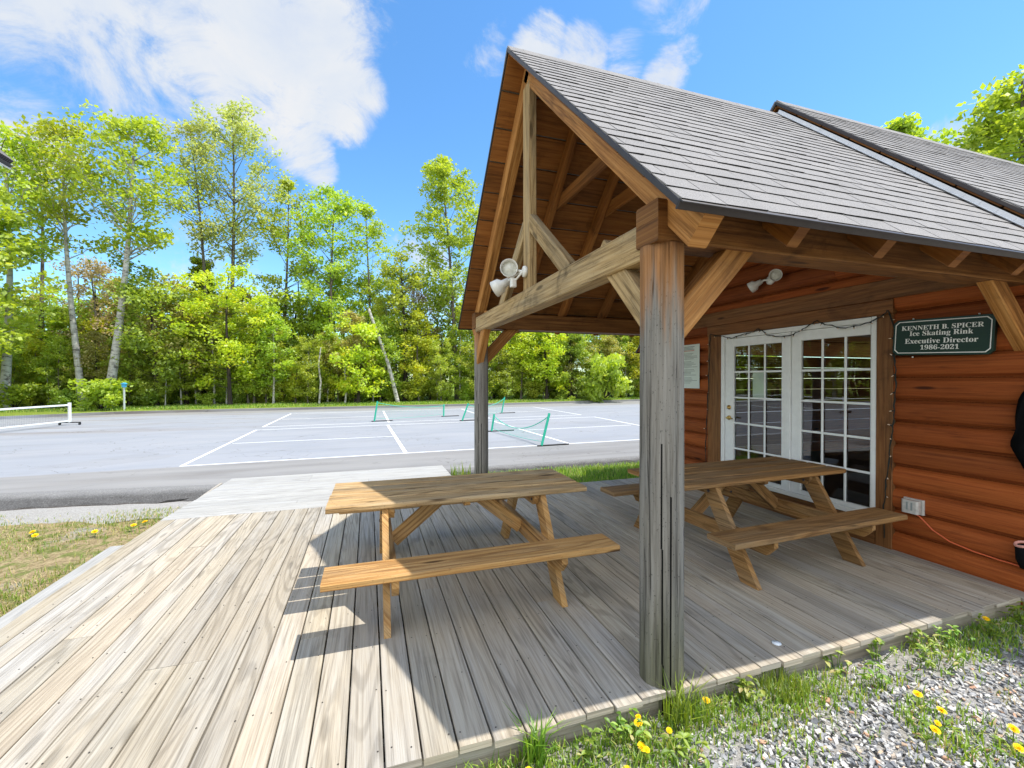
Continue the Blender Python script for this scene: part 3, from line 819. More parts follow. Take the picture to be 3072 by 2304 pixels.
# front wall in half-round log courses
mb = MB(); G0, GP = .172-.206*2, .206
def course(z0, ya, yb, rn):
    pr = []
    for k in range(9):
        tt = k/8; pr.append((4.704-.050*max(0., math.sin(math.pi*tt))**.34, z0+.006+(GP-.012)*tt))
    n = max(1, int((yb-ya)/.5))
    for q in range(8):
        (xa, za), (xb, zb) = pr[q], pr[q+1]
        mb.poly([(xa, yb, za), (xa, ya, za), (xb, ya, zb), (xb, yb, zb)],
                [(yb, q*.028), (ya, q*.028), (ya, q*.028+.028), (yb, q*.028+.028)], rn, True)
    for y, fl in ((ya, 1), (yb, 0)):
        pl = [(4.72, y, z0+.004)]+[(a, y, b) for a, b in pr]+[(4.72, y, z0+GP-.004)]
        mb.poly(pl if fl else pl[::-1], [(p[2]*.2, p[0]) for p in pl], rn)
    mb.poly([(4.708, ya, z0-.004), (4.708, yb, z0-.004), (4.708, yb, z0+GP), (4.708, ya, z0+GP)][::-1], None, rn)
for k in range(-1, 24):
    z0 = G0+GP*k; zt = z0+GP
    hw = min(2.31, (ZA-.075-zt)/.982)
    if hw < .08: break
    spans = [(YC-hw, YC+hw)]
    if zt < 2.40: spans = [(1.62, 2.76), (5.08, 6.24)]
    for a, b in spans:
        cuts = [a, b]
        if b-a > 2: cuts = [a, rng.uniform(a+.6, b-.6), b]
        for c0_, c1_ in zip(cuts[:-1], cuts[1:]): course(z0, c0_, c1_-.002, rng.random())
wall = mb.build('front_wall', M['log'], cabin)
for y in (1.62, 6.24):
    mb = MB()
    for k in range(-1, 11):
        z0 = G0+GP*k
        mb.beam((4.70, y, z0+.1), (11., y, z0+.1), .07, GP-.006, ch=.03)
    mb.build('side_wall', M['log'], cabin)
mb = MB(); mb.box((10.9, 1.65, -.2), (10.95, 3.3, 2.3), 2); mb.box((10.9, 4.6, -.2), (10.95, 6.2, 2.3), 2); mb.box((10.9, 3.3, -.2), (10.95, 4.6, 1.05), 1); mb.box((10.9, 3.3, 1.85), (10.95, 4.6, 2.3), 1)
mb.prism([(-2.3, 2.3), (2.3, 2.3), (0, 4.55)], (10.925, YC, 0), (0, 1, 0), (0, 0, 1), (1, 0, 0), .05)
mb.build('back_wall', M['room'], cabin)
mb = MB(); mb.box((4.74, 1.66, .18), (10.9, 6.2, .20), 0); mb.box((4.74, 1.66, 2.45), (10.9, 6.2, 2.50), 0)
mb.box((4.735, 1.68, -.2), (4.76, 2.85, 2.45), 1); mb.box((4.735, 4.9, -.2), (4.76, 6.18, 2.45), 1)
mb.build('room_floor_and_ceiling', M['room'], cabin)
# flat boards round the doors
def trim(name, c0, c1, g):
    mb = MB(); mb.box(c0, c1, g, ch=.005); return mb.build(name, M['trim'], cabin)
trim('wall_beam', (4.632, 1.63, 2.352), (4.70, 6.23, 2.535), 1)
trim('door_header', (4.640, 2.752, 2.208), (4.70, 5.09, 2.348), 1)
trim('door_trim', (4.645, 2.752, -.02), (4.70, 2.893, 2.205), 2)
trim('door_trim', (4.645, 4.850, -.02), (4.70, 5.088, 2.205), 2)
trim('threshold', (4.640, 2.896, -.02), (4.72, 4.847, .236), 1)
# double french door
mb = MB()
FX = 4.652
mb.box((FX, 2.896, .24), (4.73, 2.94, 2.204), 2); mb.box((FX, 4.79, .24), (4.73, 4.847, 2.204), 2)
mb.box((FX, 2.942, 2.150), (4.73, 4.788, 2.204), 1); mb.box((FX+.002, 3.80, .29), (4.73, 3.862, 2.148), 2)
mb.box((FX-.01, 2.942, .24), (4.73, 4.788, .288), 1)
mb.build('door_frame', M['white'], cabin)
def leaf(y0, y1, gy0, gy1, handle):
    mb = MB(); X0, X1_ = 4.668, 4.71
    mb.box((X0, y0, .290), (X1_, gy0, 2.146), 2); mb.box((X0, gy1, .290), (X1_, y1, 2.146), 2)
    mb.box((X0, gy0+.001, 2.035), (X1_, gy1-.001, 2.146), 1); mb.box((X0, gy0+.001, .290), (X1_, gy1-.001, .332), 1)
    gw = gy1-gy0; zs = [.332+(2.035-.332)*i/5 for i in range(6)]
    for i in (1, 2): mb.box((X0+.004, gy0+gw*i/3-.012, .333), (X0+.02, gy0+gw*i/3+.012, 2.034), 2, ch=.005)
    for z in zs[1:-1]: mb.box((X0+.0055, gy0+.002, z-.012), (X0+.0185, gy1-.002, z+.012), 1, ch=.005)
    d = mb.build('door', M['white'], cabin)
    mb = MB(); mb.poly([(X0+.024, gy1, .332), (X0+.024, gy0, .332), (X0+.024, gy0, 2.035), (X0+.024, gy1, 2.035)])
    mb.build('glass_pane', M['glass'], d)
    if handle:
        hy = 4.712
        mb = MB(); mb.lathe([(0, .0), (0, .032), (.012, .030), (.014, .0)], (X0, hy, 1.075), (-1, 0, 0)); mb.lathe([(.01, .012), (.05, .012), (.055, 0)], (X0, hy, 1.075), (-1, 0, 0), 12)
        mb.tube([(X0-.048, hy, 1.075), (X0-.05, hy-.03, 1.08), (X0-.05, hy-.10, 1.07)], [.010, .011, .009], 10); mb.build('handle', M['brass'], d)
        mb = MB(); mb.lathe([(0, 0), (0, .031), (.014, .028), (.016, .014), (.03, .013), (.031, 0)], (X0, hy, 1.217), (-1, 0, 0)); mb.build('deadbolt', M['brass'], d)
        mb = MB(); mb.poly([(X0+.03, 4.36, 1.36), (X0+.03, 4.15, 1.36), (X0+.03, 4.15, 1.70), (X0+.03, 4.36, 1.70)])
        mb.build('taped_notice', M['paper'], d)
    return d
leaf(3.866, 4.786, 3.925, 4.640, True)
leaf(2.944, 3.796, 2.958, 3.680, False)

# ------------------------------------------------------------------ things hung on the cabin
def wall_frame(y, z, x):  # viewer looks along +x; reading direction is -y
    return Matrix(((0, 0, -1, x), (-1, 0, 0, y), (0, 1, 0, z), (0, 0, 0, 1)))
def serif(s):
    o = ''
    for c in s:
        if 'A' <= c <= 'Z': o += chr(0x1D400+ord(c)-65)
        elif 'a' <= c <= 'z': o += chr(0x1D41A+ord(c)-97)
        elif '0' <= c <= '9': o += chr(0x1D7CE+ord(c)-48)
        else: o += c
    return o
def text_mesh(body, width):
    cu = bpy.data.curves.new('lettering', 'FONT'); cu.body = body; cu.align_x = 'CENTER'; cu.align_y = 'CENTER'; cu.extrude = .02
    ob = bpy.data.objects.new('lettering', cu); COL.objects.link(ob)
    bpy.context.view_layer.update()
    dg = bpy.context.evaluated_depsgraph_get(); me = bpy.data.meshes.new_from_object(ob.evaluated_get(dg))
    wd = max(v.co.x for v in me.vertices)-min(v.co.x for v in me.vertices); s = width/wd
    hh = [v.co.y for v in me.vertices]; cy = (max(hh)+min(hh))/2; xx = [v.co.x for v in me.vertices]; cx = (max(xx)+min(xx))/2
    for v in me.vertices: v.co = ((v.co.x-cx)*s, (v.co.y-cy)*s, v.co.z*s*.3)
    bpy.data.objects.remove(ob); bpy.data.curves.remove(cu)
    return me
SY, SZ, SW, SH = 2.388, 1.962, .665, .292
sign = thing('name_sign', (4.63, SY, SZ), 'dark green sign with white lettering and border on the log wall right of the doors', 'sign')
TL = R(-2.4)
def sp2(a, b, x): # sign-plane coords (right, up) -> world
    ca, sa = math.cos(TL), math.sin(TL); a, b = a*ca-b*sa, a*sa+b*ca
    return (x, SY-a, SZ+b)
def notched(wd, hh, n):
    return [(-wd+n, -hh), (wd-n, -hh), (wd, -hh+n), (wd, hh-n), (wd-n, hh), (-wd+n, hh), (-wd, hh-n), (-wd, -hh+n)]
mb = MB()
pf = [sp2(a, b, 4.615) for a, b in notched(SW/2+.012, SH/2+.012, .03)]; pb = [(4.645, y, z) for _, y, z in pf]
mb.poly(pf[::-1] if False else pf[::-1]); mb.poly(pb)
for i in range(8): mb.poly([pf[i], pf[(i+1) % 8], pb[(i+1) % 8], pb[i]])
mb.build('board', M['green'], sign)
mb = MB()
oa = notched(SW/2-.004, SH/2-.004, .028); ob_ = notched(SW/2-.011, SH/2-.011, .026)
for i in range(8):
    j = (i+1) % 8
    mb.poly([sp2(*oa[i], 4.6125), sp2(*oa[j], 4.6125), sp2(*ob_[j], 4.6125), sp2(*ob_[i], 4.6125)][::-1])
mb.build('border', M['letters'], sign)
for body, wd, dz in (('KENNETH B. SPICER', .56, .082), ('Ice Skating Rink', .435, .027), ('Executive Director', .50, -.034), ('1986-2021', .265, -.090)):
    me = text_mesh(serif(body), wd)
    ca, sa = math.cos(TL), math.sin(TL)
    bm = bmesh.new(); bm.from_mesh(me); seen = set(); isl = []
    for v0 in bm.verts:
        if v0 in seen: continue
        st = [v0]; seen.add(v0); cur = []
        while st:
            q_ = st.pop(); cur.append(q_)
            for e_ in q_.link_edges:
                o2 = e_.other_vert(q_)
                if o2 not in seen: seen.add(o2); st.append(o2)
        isl.append((min(q_.co.x for q_ in cur), max(q_.co.x for q_ in cur), cur))
    isl.sort(key=lambda q_: q_[0]); words = [[]]; xe = None
    for x_a, x_b, cur in isl:
        if xe is not None and x_a-xe > .0085: words.append([])
        words[-1] += cur; xe = max(xe if xe is not None else -9, x_b)
    for wv in words:
        idx = {q_: i for i, q_ in enumerate(wv)}
        vs = []
        for q_ in wv:
            a, b, c = q_.co.x, q_.co.y+dz, q_.co.z; a, b = a*ca-b*sa, a*sa+b*ca
            vs.append((-(.0165+abs(c)) if c >= 0 else -.0145, -a, b))
        fs = [[idx[q_] for q_ in f.verts] for f in bm.faces if f.verts[0] in idx]
        m2_ = bpy.data.meshes.new('lettering'); m2_.from_pydata(vs, [], fs); m2_.update(); link('lettering', m2_, M['letters'], sign)
    bm.free()
for (a, b) in ((-.21, .165), (.235, .168), (-.2, -.175)):
    mb = MB(); mb.lathe([(0, .006), (.008, .006), (.010, .0)], sp2(a, b, 4.645), (-1, 0, 0), 10); mb.build('screw', M['letters'], sign)

notice = thing('notice_sheet', (4.645, 5.46, 1.79), 'white sheet of printed rules screwed to the logs left of the doors', 'notice')
mb = MB(); mb.box((4.640, 5.248, 1.462), (4.646, 5.70, 2.122), 2, ch=.001); mb.build('sheet', M['paper'], notice)
mb = MB(); mr = MB(); z = 2.085
for i in range(30):
    wv = rng.uniform(.55, 1.)*.38 if i > 3 else rng.uniform(.5, .75)*.38
    q = mr if i == 3 else mb; yc = 5.47
    if i < 4: q.poly([(4.6388, yc+wv/2, z), (4.6388, yc-wv/2, z), (4.6388, yc-wv/2, z+.009), (4.6388, yc+wv/2, z+.009)][::-1])
    else: q.poly([(4.6388, 5.665, z), (4.6388, 5.665-wv, z), (4.6388, 5.665-wv, z+.006), (4.6388, 5.665, z+.006)][::-1])
    z -= .020+(.022 if i % 5 == 3 else 0)
    if z < 1.5: break
mb.build('printed_lines', M['ink'], notice); mr.build('red_line', M['redink'], notice)

# string lights
sl_ = thing('string_lights', (4.62, 3.9, 2.2), 'dark string of unlit mini lights draped over and down both sides of the white doors', 'string lights')
def poly_smooth(p, n=4):
    o = []
    for i in range(len(p)-1):
        for k in range(n): o.append(V(p[i]).lerp(V(p[i+1]), k/n))
    o.append(V(p[-1])); return o
across = [(5.019, 2.231), (4.786, 2.184), (4.639, 2.146), (4.48, 2.179), (4.301, 2.192), (4.221, 2.229), (4.15, 2.191), (4.099, 2.142), (3.933, 2.104), (3.778, 2.103), (3.689, 2.129), (3.561, 2.189), (3.472, 2.231), (3.347, 2.17), (3.163, 2.118), (3.014, 2.137), (2.865, 2.176), (2.784, 2.239)]
rightd = [(2.784, 2.239), (2.728, 2.064), (2.737, 1.897), (2.721, 1.729), (2.715, 1.562), (2.729, 1.394), (2.733, 1.226), (2.742, 1.113), (2.76, .942), (2.774, .77), (2.793, .595), (2.807, .40), (2.80, .1)]
leftd = [(5.019, 2.231), (5.03, 1.973), (5.045, 1.768), (5.05, 1.528), (5.07, 1.285), (5.08, 1.025), (5.094, .762), (5.098, .465), (5.09, .2)]
mb = MB(); bulbs = MB()
for pl in (across, rightd, leftd):
    p3 = poly_smooth([(4.628, y, z) for y, z in pl])
    p3 = [p+V((rng.uniform(-.004, .004), rng.uniform(-.006, .006), rng.uniform(-.005, .005))) for p in p3]
    mb.tube(p3, .0042, 6); mb.tube([p+V((-.004, .006*math.sin(i*1.3), .006*math.cos(i*1.3))) for i, p in enumerate(p3)], .003, 5)
    for i in range(2, len(p3)-1, 4):
        d = V((-.4, rng.uniform(-1, 1), -.7 if pl is across else rng.uniform(-.5, .5))).normalized(); b0_ = p3[i]
        mb.tube([b0_, b0_+d*.022], .006, 6); bulbs.tube([b0_+d*.022, b0_+d*.034, b0_+d*.042], [.005, .0045, .001], 6)
mb.build('wire', M['wire'], sl_); bulbs.build('mini_bulbs', M['bulb'], sl_, kind='stuff')

# floodlights
def flood(loc, heads, name, label, r_=.068, ln=.15, sensor=None, base=None):
    t_ = thing(name, loc, label, 'floodlight', )
    mb = MB(); bx, ax = base; mb.lathe([(0, 0), (0, .055), (.028, .052), (.034, .02), (.034, 0)], bx, ax, 20); mb.build('mount', M['lampwhite'], t_)
    for (c, d) in heads:
        c = V(c); d = V(d).normalized(); back = c-d*ln*.5; mb = MB()
        mb.lathe([(-.015, 0), (-.015, r_*.42), (ln*.35, r_*.52), (ln*.55, r_*.92), (ln, r_), (ln, r_*.93), (ln*.62, r_*.84), (ln*.6, 0)], back, d, 24)
        h = mb.build('lamp_head', M['lampwhite'], t_)
        mb = MB(); mb.lathe([(ln*.66, r_*.83), (ln*.78, r_*.62), (ln*.84, r_*.3), (ln*.85, 0)], back, d, 24); mb.build('lens', M['lens'], h)
        mb = MB(); a0 = V(bx)+V(ax)*.03; mb.tube([a0, a0.lerp(back, .5)+V((-.01, 0, .01)), back], [.013, .012, .016], 10); mb.build('arm', M['lampwhite'], t_)
    if sensor:
        c = V(sensor); mb = MB(); mb.box(c-V((.028, .03, .04)), c+V((.028, .03, .04)), 2, ch=.01); mb.tube([V(bx)+V(ax)*.03, c], .010, 8); mb.build('motion_sensor', M['lampwhite'], t_)
    return t_
flood((1.44, 3.92, 2.62), [((1.315, 4.07, 2.675), (-.35, -1, -.05)), ((1.31, 4.32, 2.57), (-.75, .55, -.45))], 'floodlight',
      'white two-headed floodlight with motion sensor on the gable king post', .086, .17, sensor=(1.34, 4.02, 2.535), base=((1.438, 3.93, 2.63), (-1, 0, 0)))
flood((4.66, 4.03, 2.80), [((4.55, 3.905, 2.815), (-.8, -.62, -.12)), ((4.56, 4.20, 2.765), (-.35, .75, -.42))], 'floodlight',
      'white two-headed floodlight on the log wall above the doors', .070, .13, base=((4.66, 4.06, 2.80), (-1, 0, 0)))

# outlet box and orange cord
bx = thing('outlet_box', (4.65, 2.575, .46), 'cloudy weatherproof outlet cover low on the log wall right of the doors', 'outlet box')
mb = MB(); mb.box((4.632, 2.50, .395), (4.66, 2.655, .525), 2, ch=.008); mb.build('back_plate', M['boxplastic'], bx)
mb = MB(); mb.box((4.575, 2.512, .402), (4.631, 2.642, .518), 2, ch=.014); mb.build('cover', M['boxplastic'], bx)
mb = MB(); mb.poly([(4.574, 2.60, .43), (4.574, 2.585, .43), (4.574, 2.585, .50), (4.574, 2.60, .50)][::-1]); mb.poly([(4.574, 2.565, .43), (4.574, 2.55, .43), (4.574, 2.55, .50), (4.574, 2.565, .50)][::-1]); mb.build('socket_marks', M['ink'], bx)
mb = MB(); cpts = poly_smooth([(4.60, 2.54, .40), (4.622, 2.524, .385), (4.632, 2.432, .291), (4.634, 2.318, .232), (4.634, 2.169, .206), (4.634, 2.012, .196), (4.634, 1.93, .196), (4.63, 1.86, .19)], 3)
mb.tube(cpts, .0055, 8)
tag(mb.build('extension_cord', M['cord'], origin=(4.63, 2.2, .2)), 'orange extension cord sagging along the logs from the outlet cover', 'cord')
# small dark holder with a pinkish rag, at the frame edge
pk = thing('wall_pouch', (4.62, 1.86, .28), 'small dark pouch with pinkish rim low on the logs where the orange cord ends', 'pouch')
mb = MB(); mb.lathe([(0, 0), (0, .04), (.06, .062), (.16, .066), (.17, .05), (.12, .045)], (4.60, 1.845, .20), (0, 0, 1), 16); mb.build('body', M['blackcloth'], pk)
mb = MB(); mb.tube([(4.60+.064*math.cos(a), 1.845+.064*math.sin(a), .372+.008*math.sin(2*a)) for a in [TAU*i/16 for i in range(17)]], .010, 8)
mb.build('rim', flat('pink_cloth', (.62, .30, .24), .8), pk)
# black garment on the wall
def garment():
    mb = MB(); nz = 18; na = 28; rr = random.Random(5)
    zs = [.885+(.72)*i/nz for i in range(nz+1)]
    prof = lambda f: np.interp(f, [0, .08, .3, .45, .62, .8, 1.], [.045, .10, .155, .130, .125, .11, .05])
    for i, z in enumerate(zs):
        f = i/nz; hw = prof(f)
        for k in range(na):
            a = TAU*k/na
            fold = 1+.22*math.sin(7*a+f*2.)*(1-.4*f)+.09*math.sin(13*a+3*f)
            mb.v.append((4.622+.034*fold*math.cos(a)*(0.7+.6*f), 1.765+hw*fold*math.sin(a)+.02*math.sin(3*f), z+.05*math.sin(3*a+.6)*(1-f)**3))
    for i in range(nz):
        for k in range(na):
            j = (k+1) % na; mb.f.append([i*na+k, i*na+j, (i+1)*na+j, (i+1)*na+k]); mb.uv += [(0, 0)]*4; mb.r.append(.5); mb.sm.append(True)
    mb.f.append(list(range(na))[::-1]); mb.uv += [(0, 0)]*na; mb.r.append(.5); mb.sm.append(False)
    mb.f.append([nz*na+k for k in range(na)]); mb.uv += [(0, 0)]*na; mb.r.append(.5); mb.sm.append(False)
    return mb
g_ = thing('hanging_garment', (4.60, 1.80, 1.2), 'black fabric garment hanging on the log wall at the right edge of the photo', 'garment')
garment().build('cloth', M['blackcloth'], g_)
mb = MB(); mb.tube([(4.66, 1.80, 1.63), (4.60, 1.80, 1.62), (4.585, 1.80, 1.58)], .006, 8); mb.build('hook', M['blackmetal'], g_)

# ------------------------------------------------------------------ picnic tables
def picnic_table(mat, label, seed):
    global rng
    old = rng; rng = random.Random(seed)
    t_ = thing('picnic_table', (0, 0, 0), label, 'picnic table', 'picnic tables on the deck')
    L, zt = 1.96, .7285
    mb = MB(); ws = [.188, .196, .19, .19]; y = -.39
    for i, w_ in enumerate(ws):
        dx = rng.uniform(-.012, .012)
        mb.beam((-L/2+dx, y+w_/2, zt-.020), (L/2+dx, y+w_/2, zt-.020+rng.uniform(-.002, .002)), w_-.013, .040, ch=.008); y += w_+.003
    mb.build('tabletop', M['tabletop' if mat == 'table' else mat], t_)
    for sg in (-1, 1):
        mb = MB(); mb.beam((-L/2+.01, sg*.755, .431-.021), (L/2-.01, sg*.755, .431-.021), .262, .042, ch=.007); mb.build('bench', M[mat], t_)
    for sx in (-1, 1):
        x = sx*.60
        mb = MB(); mb.prism([(-.34, .685), (-.34, .655), (-.30, .60), (.30, .60), (.34, .655), (.34, .685)], (x-sx*.045, 0, 0), (0, 1, 0), (0, 0, 1), (1, 0, 0), .042); mb.build('top_cleat', M[mat], t_)
        mb = MB(); mb.prism([(-.87, .388), (-.87, .345), (-.80, .27), (.80, .27), (.87, .345), (.87, .388)], (x-sx*.045, 0, 0), (0, 1, 0), (0, 0, 1), (1, 0, 0), .042); mb.build('bench_support', M[mat], t_)
        for sy in (-1, 1):
            mb = MB(); mb.prism([(sy*.20, .684), (sy*.36, .684), (sy*.775, .0), (sy*.615, .0)], (x, 0, 0), (0, 1, 0), (0, 0, 1), (1, 0, 0), .043); mb.build('leg', M[mat], t_)
        for bi, (by, bz) in enumerate(((.285, .64), (-.285, .64), (.555, .325), (-.555, .325))):
            mb = MB(); mb.lathe([(0, 0), (0, .014), (.006, .013), (.008, 0)], (x+sx*.0215, by, bz), (sx, 0, 0), 10); mb.build('bolt', M['fixture'], t_); mb = MB(); mb.lathe([(0, 0), (0, .012), (.006, .011), (.007, 0)], (x-sx*.066, by, bz), (-sx, 0, 0), 10); mb.build('bolt', M['fixture'], t_)
        mb = MB(); mb.beam((sx*.53, 0, .33), (sx*.13, 0, .655), .105, .042, upv=(0, 1, 0), ch=.005); mb.build('brace', M[mat], t_)
    mb = MB(); mb.prism([(-.33, .685), (-.33, .655), (-.30, .64), (.30, .64), (.33, .655), (.33, .685)], (0, 0, 0), (0, 1, 0), (0, 0, 1), (1, 0, 0), .042); mb.build('centre_cleat', M[mat], t_)
    rng = old
    return t_
t1 = picnic_table('table', 'honey-coloured picnic table on the deck, its near left end in the sun, nearest the ramp', 21)
t1.location = (.712, 3.555, .001); t1.rotation_euler.z = R(-.4)
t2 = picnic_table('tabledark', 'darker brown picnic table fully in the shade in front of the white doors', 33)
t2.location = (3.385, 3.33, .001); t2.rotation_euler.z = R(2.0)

# ------------------------------------------------------------------ nets, sign post, floodlight
def mini_net(pa, pb, ta, tb, foot, label, sag=.12):
    pa = V((*pa, -.05)); pb = V((*pb, -.05)); t_ = thing('portable_net', pa.lerp(pb, .5), label, 'net', 'teal portable nets on the courts')
    tops = []
    for p, tp in ((pa, ta), (pb, tb)):
        top = V((p.x+tp[0], p.y+tp[1], -.05+tp[2])); tops.append(top)
        mb = MB(); mb.tube([p+V((0, 0, .02)), top], .032, 10); mb.build('post', M['teal'], t_)
        mb = MB(); mb.tube([p+V((-foot[0]*.15, -foot[1]*.15, .02)), p+V((foot[0], foot[1], .02))], .018, 8); mb.build('foot', M['blackmetal'], t_)
    mb = MB(); n = 40; hi = []; lo = []
    for i in range(n+1):
        f = i/n; s = 4*f*(1-f)
        a = tops[0].lerp(tops[1], f)-V((0, 0, sag*s+.06)); b = pa.lerp(pb, f)+V((0, 0, .12-.05*s)); hi.append(a); lo.append(b)
    mb.tube(hi, .012, 6); mb.tube(lo, .006, 6)
    for r_ in range(1, 7): mb.tube([l_.lerp(h_, r_/7) for h_, l_ in zip(hi, lo)], .0012, 4)
    for i in range(n+1): mb.tube([hi[i], lo[i]], .0012, 4)
    mb.build('netting', M['tealnet'], t_)
    return t_
mini_net((4.054, 9.97), (3.70, 13.28), (.25, .1, .80), (.10, .05, .55), (.75, .03), 'nearest teal portable net, sagging beside the right kitchen line', .35)
mini_net((.224, 17.95), (3.18, 19.34), (.12, .0, .80), (.02, .05, .55), (.7, .1), 'left teal portable net standing across the far court, by the left kitchen line', .12)
mini_net((3.55, 17.1), (6.166, 20.3), (.25, .0, .70), (.15, .0, .80), (.7, .05), 'teal portable net seen partly behind the far porch post', .22)

nt_ = thing('rolling_net', (-10.4, 20.3, -.05), 'white framed net on black castors at the left edge of the pavement', 'net')
NB = V((-10.42, 20.3, -.05)); ND = (V((-10.95, 17.7, -.05))-NB).normalized(); SD = V((-ND.y, ND.x, 0)); nl = 6.1
E2 = NB+ND*nl
for c in (NB, E2):
    mb = MB(); mb.beam(c+V((0, 0, .10)), c+V((0, 0, .82)), .09, .07, upv=SD, ch=.012); mb.build('post', M['white'], nt_)
mb = MB(); mb.beam(NB+V((0, 0, .735)), E2+V((0, 0, .735)), .03, .06); mb.build('top_band', M['white'], nt_)
mb = MB(); mb.beam(NB+V((0, 0, .15)), E2+V((0, 0, .15)), .05, .045); mb.build('bottom_bar', M['white'], nt_)
mb = MB()
for i in range(1, 12):
    z = .18+.52*i/12; mb.tube([NB+V((0, 0, z)), E2+V((0, 0, z))], .0014, 4)
for i in range(1, 110): p = NB+ND*(nl*i/110); mb.tube([p+V((0, 0, .17)), p+V((0, 0, .70))], .0014, 4)
mb.build('netting', M['blacknet'], nt_)
for c in (NB, E2):
    mb = MB(); mb.beam(c-SD*.36+V((0, 0, .095)), c+SD*.36+V((0, 0, .095)), .05, .035); mb.build('base_bar', M['blackmetal'], nt_)
    for q in (-.33, .33):
        mb = MB(); p = c+SD*q+V((0, 0, .042)); mb.tube([p-SD*.02, p+SD*.02], .042, 14); mb.build('castor', M['blackmetal'], nt_)

x_ = bearing(372, 26.75)
mk = thing('marker_post', (x_, 26.75, .1), 'thin grey post with a small blue top on the far grass verge', 'post')
mb = MB(); mb.tube([(x_, 26.75, .05), (x_, 26.75, 1.32)], .045, 10); mb.build('pole', M['greypole'], mk)
mb = MB(); mb.box((x_-.08, 26.68, 1.24), (x_+.08, 26.82, 1.40), 2, ch=.02); mb.prism([(-.11, 1.40), (.11, 1.40), (0, 1.47)], (x_, 26.75, 0), (1, 0, 0), (0, 0, 1), (0, 1, 0), .24); mb.build('blue_top', M['blue'], mk)

fl = thing('pole_floodlight', (-6.05, 9.0, -.2), 'dark finned floodlight on a pole, its corner showing at the left edge of the photo', 'floodlight')
mb = MB(); mb.tube([(-6.05, 9.0, -.2), (-6.05, 9.0, 5.6)], [.09, .065], 14); mb.build('pole', M['fixture'], fl)
mb = MB(); d = V((.72, 0, -.69)); n_ = V((.69, 0, .72)); c = V((-5.535, 9.0, 5.13))
for i in range(9):
    p = c+n_*(-.02+.022*i*.0)+V((0, -.16+.04*i, 0)); mb.beam(p-d*.20+n_*.05, p+d*.14+n_*.05, .012, .14, upv=n_)
mb.beam(c-d*.22, c+d*.16, .40, .05, upv=n_); mb.tube([(-6.05, 9, 5.45), c-d*.1+n_*.1], .03, 8)
mb.build('fin_housing', M['fixture'], fl)
mb = MB(); mb.beam(c-d*.23-n_*.035, c+d*.175-n_*.035, .42, .022, upv=n_); mb.build('lens_frame', M['lampwhite'], fl)
mb = MB(); mb.tube([(-5.42, 9.0, 5.20), (-5.40, 9., 5.30), (-5.375, 9., 5.36), (-5.36, 9, 5.42)], [.006, .005, .004, .002], 6); mb.tube([(-5.50, 9.0, 5.22), (-5.455, 9., 5.40), (-5.46, 9., 5.5)], [.006, .005, .003], 6); mb.build('bare_twig', M['bark_dark'], fl)

# ------------------------------------------------------------------ trees
def leaves(centres, radii, per, size, seed, flatz=.7, updir=.35, jitter=.35):
    g = np.random.default_rng(seed); n = len(centres)*per
    c = np.repeat(np.asarray(centres), per, 0); rr = np.repeat(np.asarray(radii), per)
    d = g.normal(size=(n, 3)); d /= np.linalg.norm(d, axis=1, keepdims=True)
    p = c+d*(rr*g.random(n)**.45)[:, None]*np.array([1, 1, flatz])
    nn = g.normal(size=(n, 3)); nn[:, 2] = np.abs(nn[:, 2])+updir; nn /= np.linalg.norm(nn, axis=1, keepdims=True)
    a = np.cross(nn, g.normal(size=(n, 3))); a /= np.linalg.norm(a, axis=1, keepdims=True); b = np.cross(nn, a)
    s = size*(.55+.8*g.random(n))
    A = a*s[:, None]; B = b*(s*.62)[:, None]
    q = np.stack([p-A, p-A*.1+B, p+A, p-A*.1-B], 1).reshape(-1, 3)
    clump = np.repeat(g.random(len(centres)), per)
    r = np.clip(.45*clump+.55*g.random(n)+.0, 0, 1)
    return q, r
LEAFMUL = 1.6
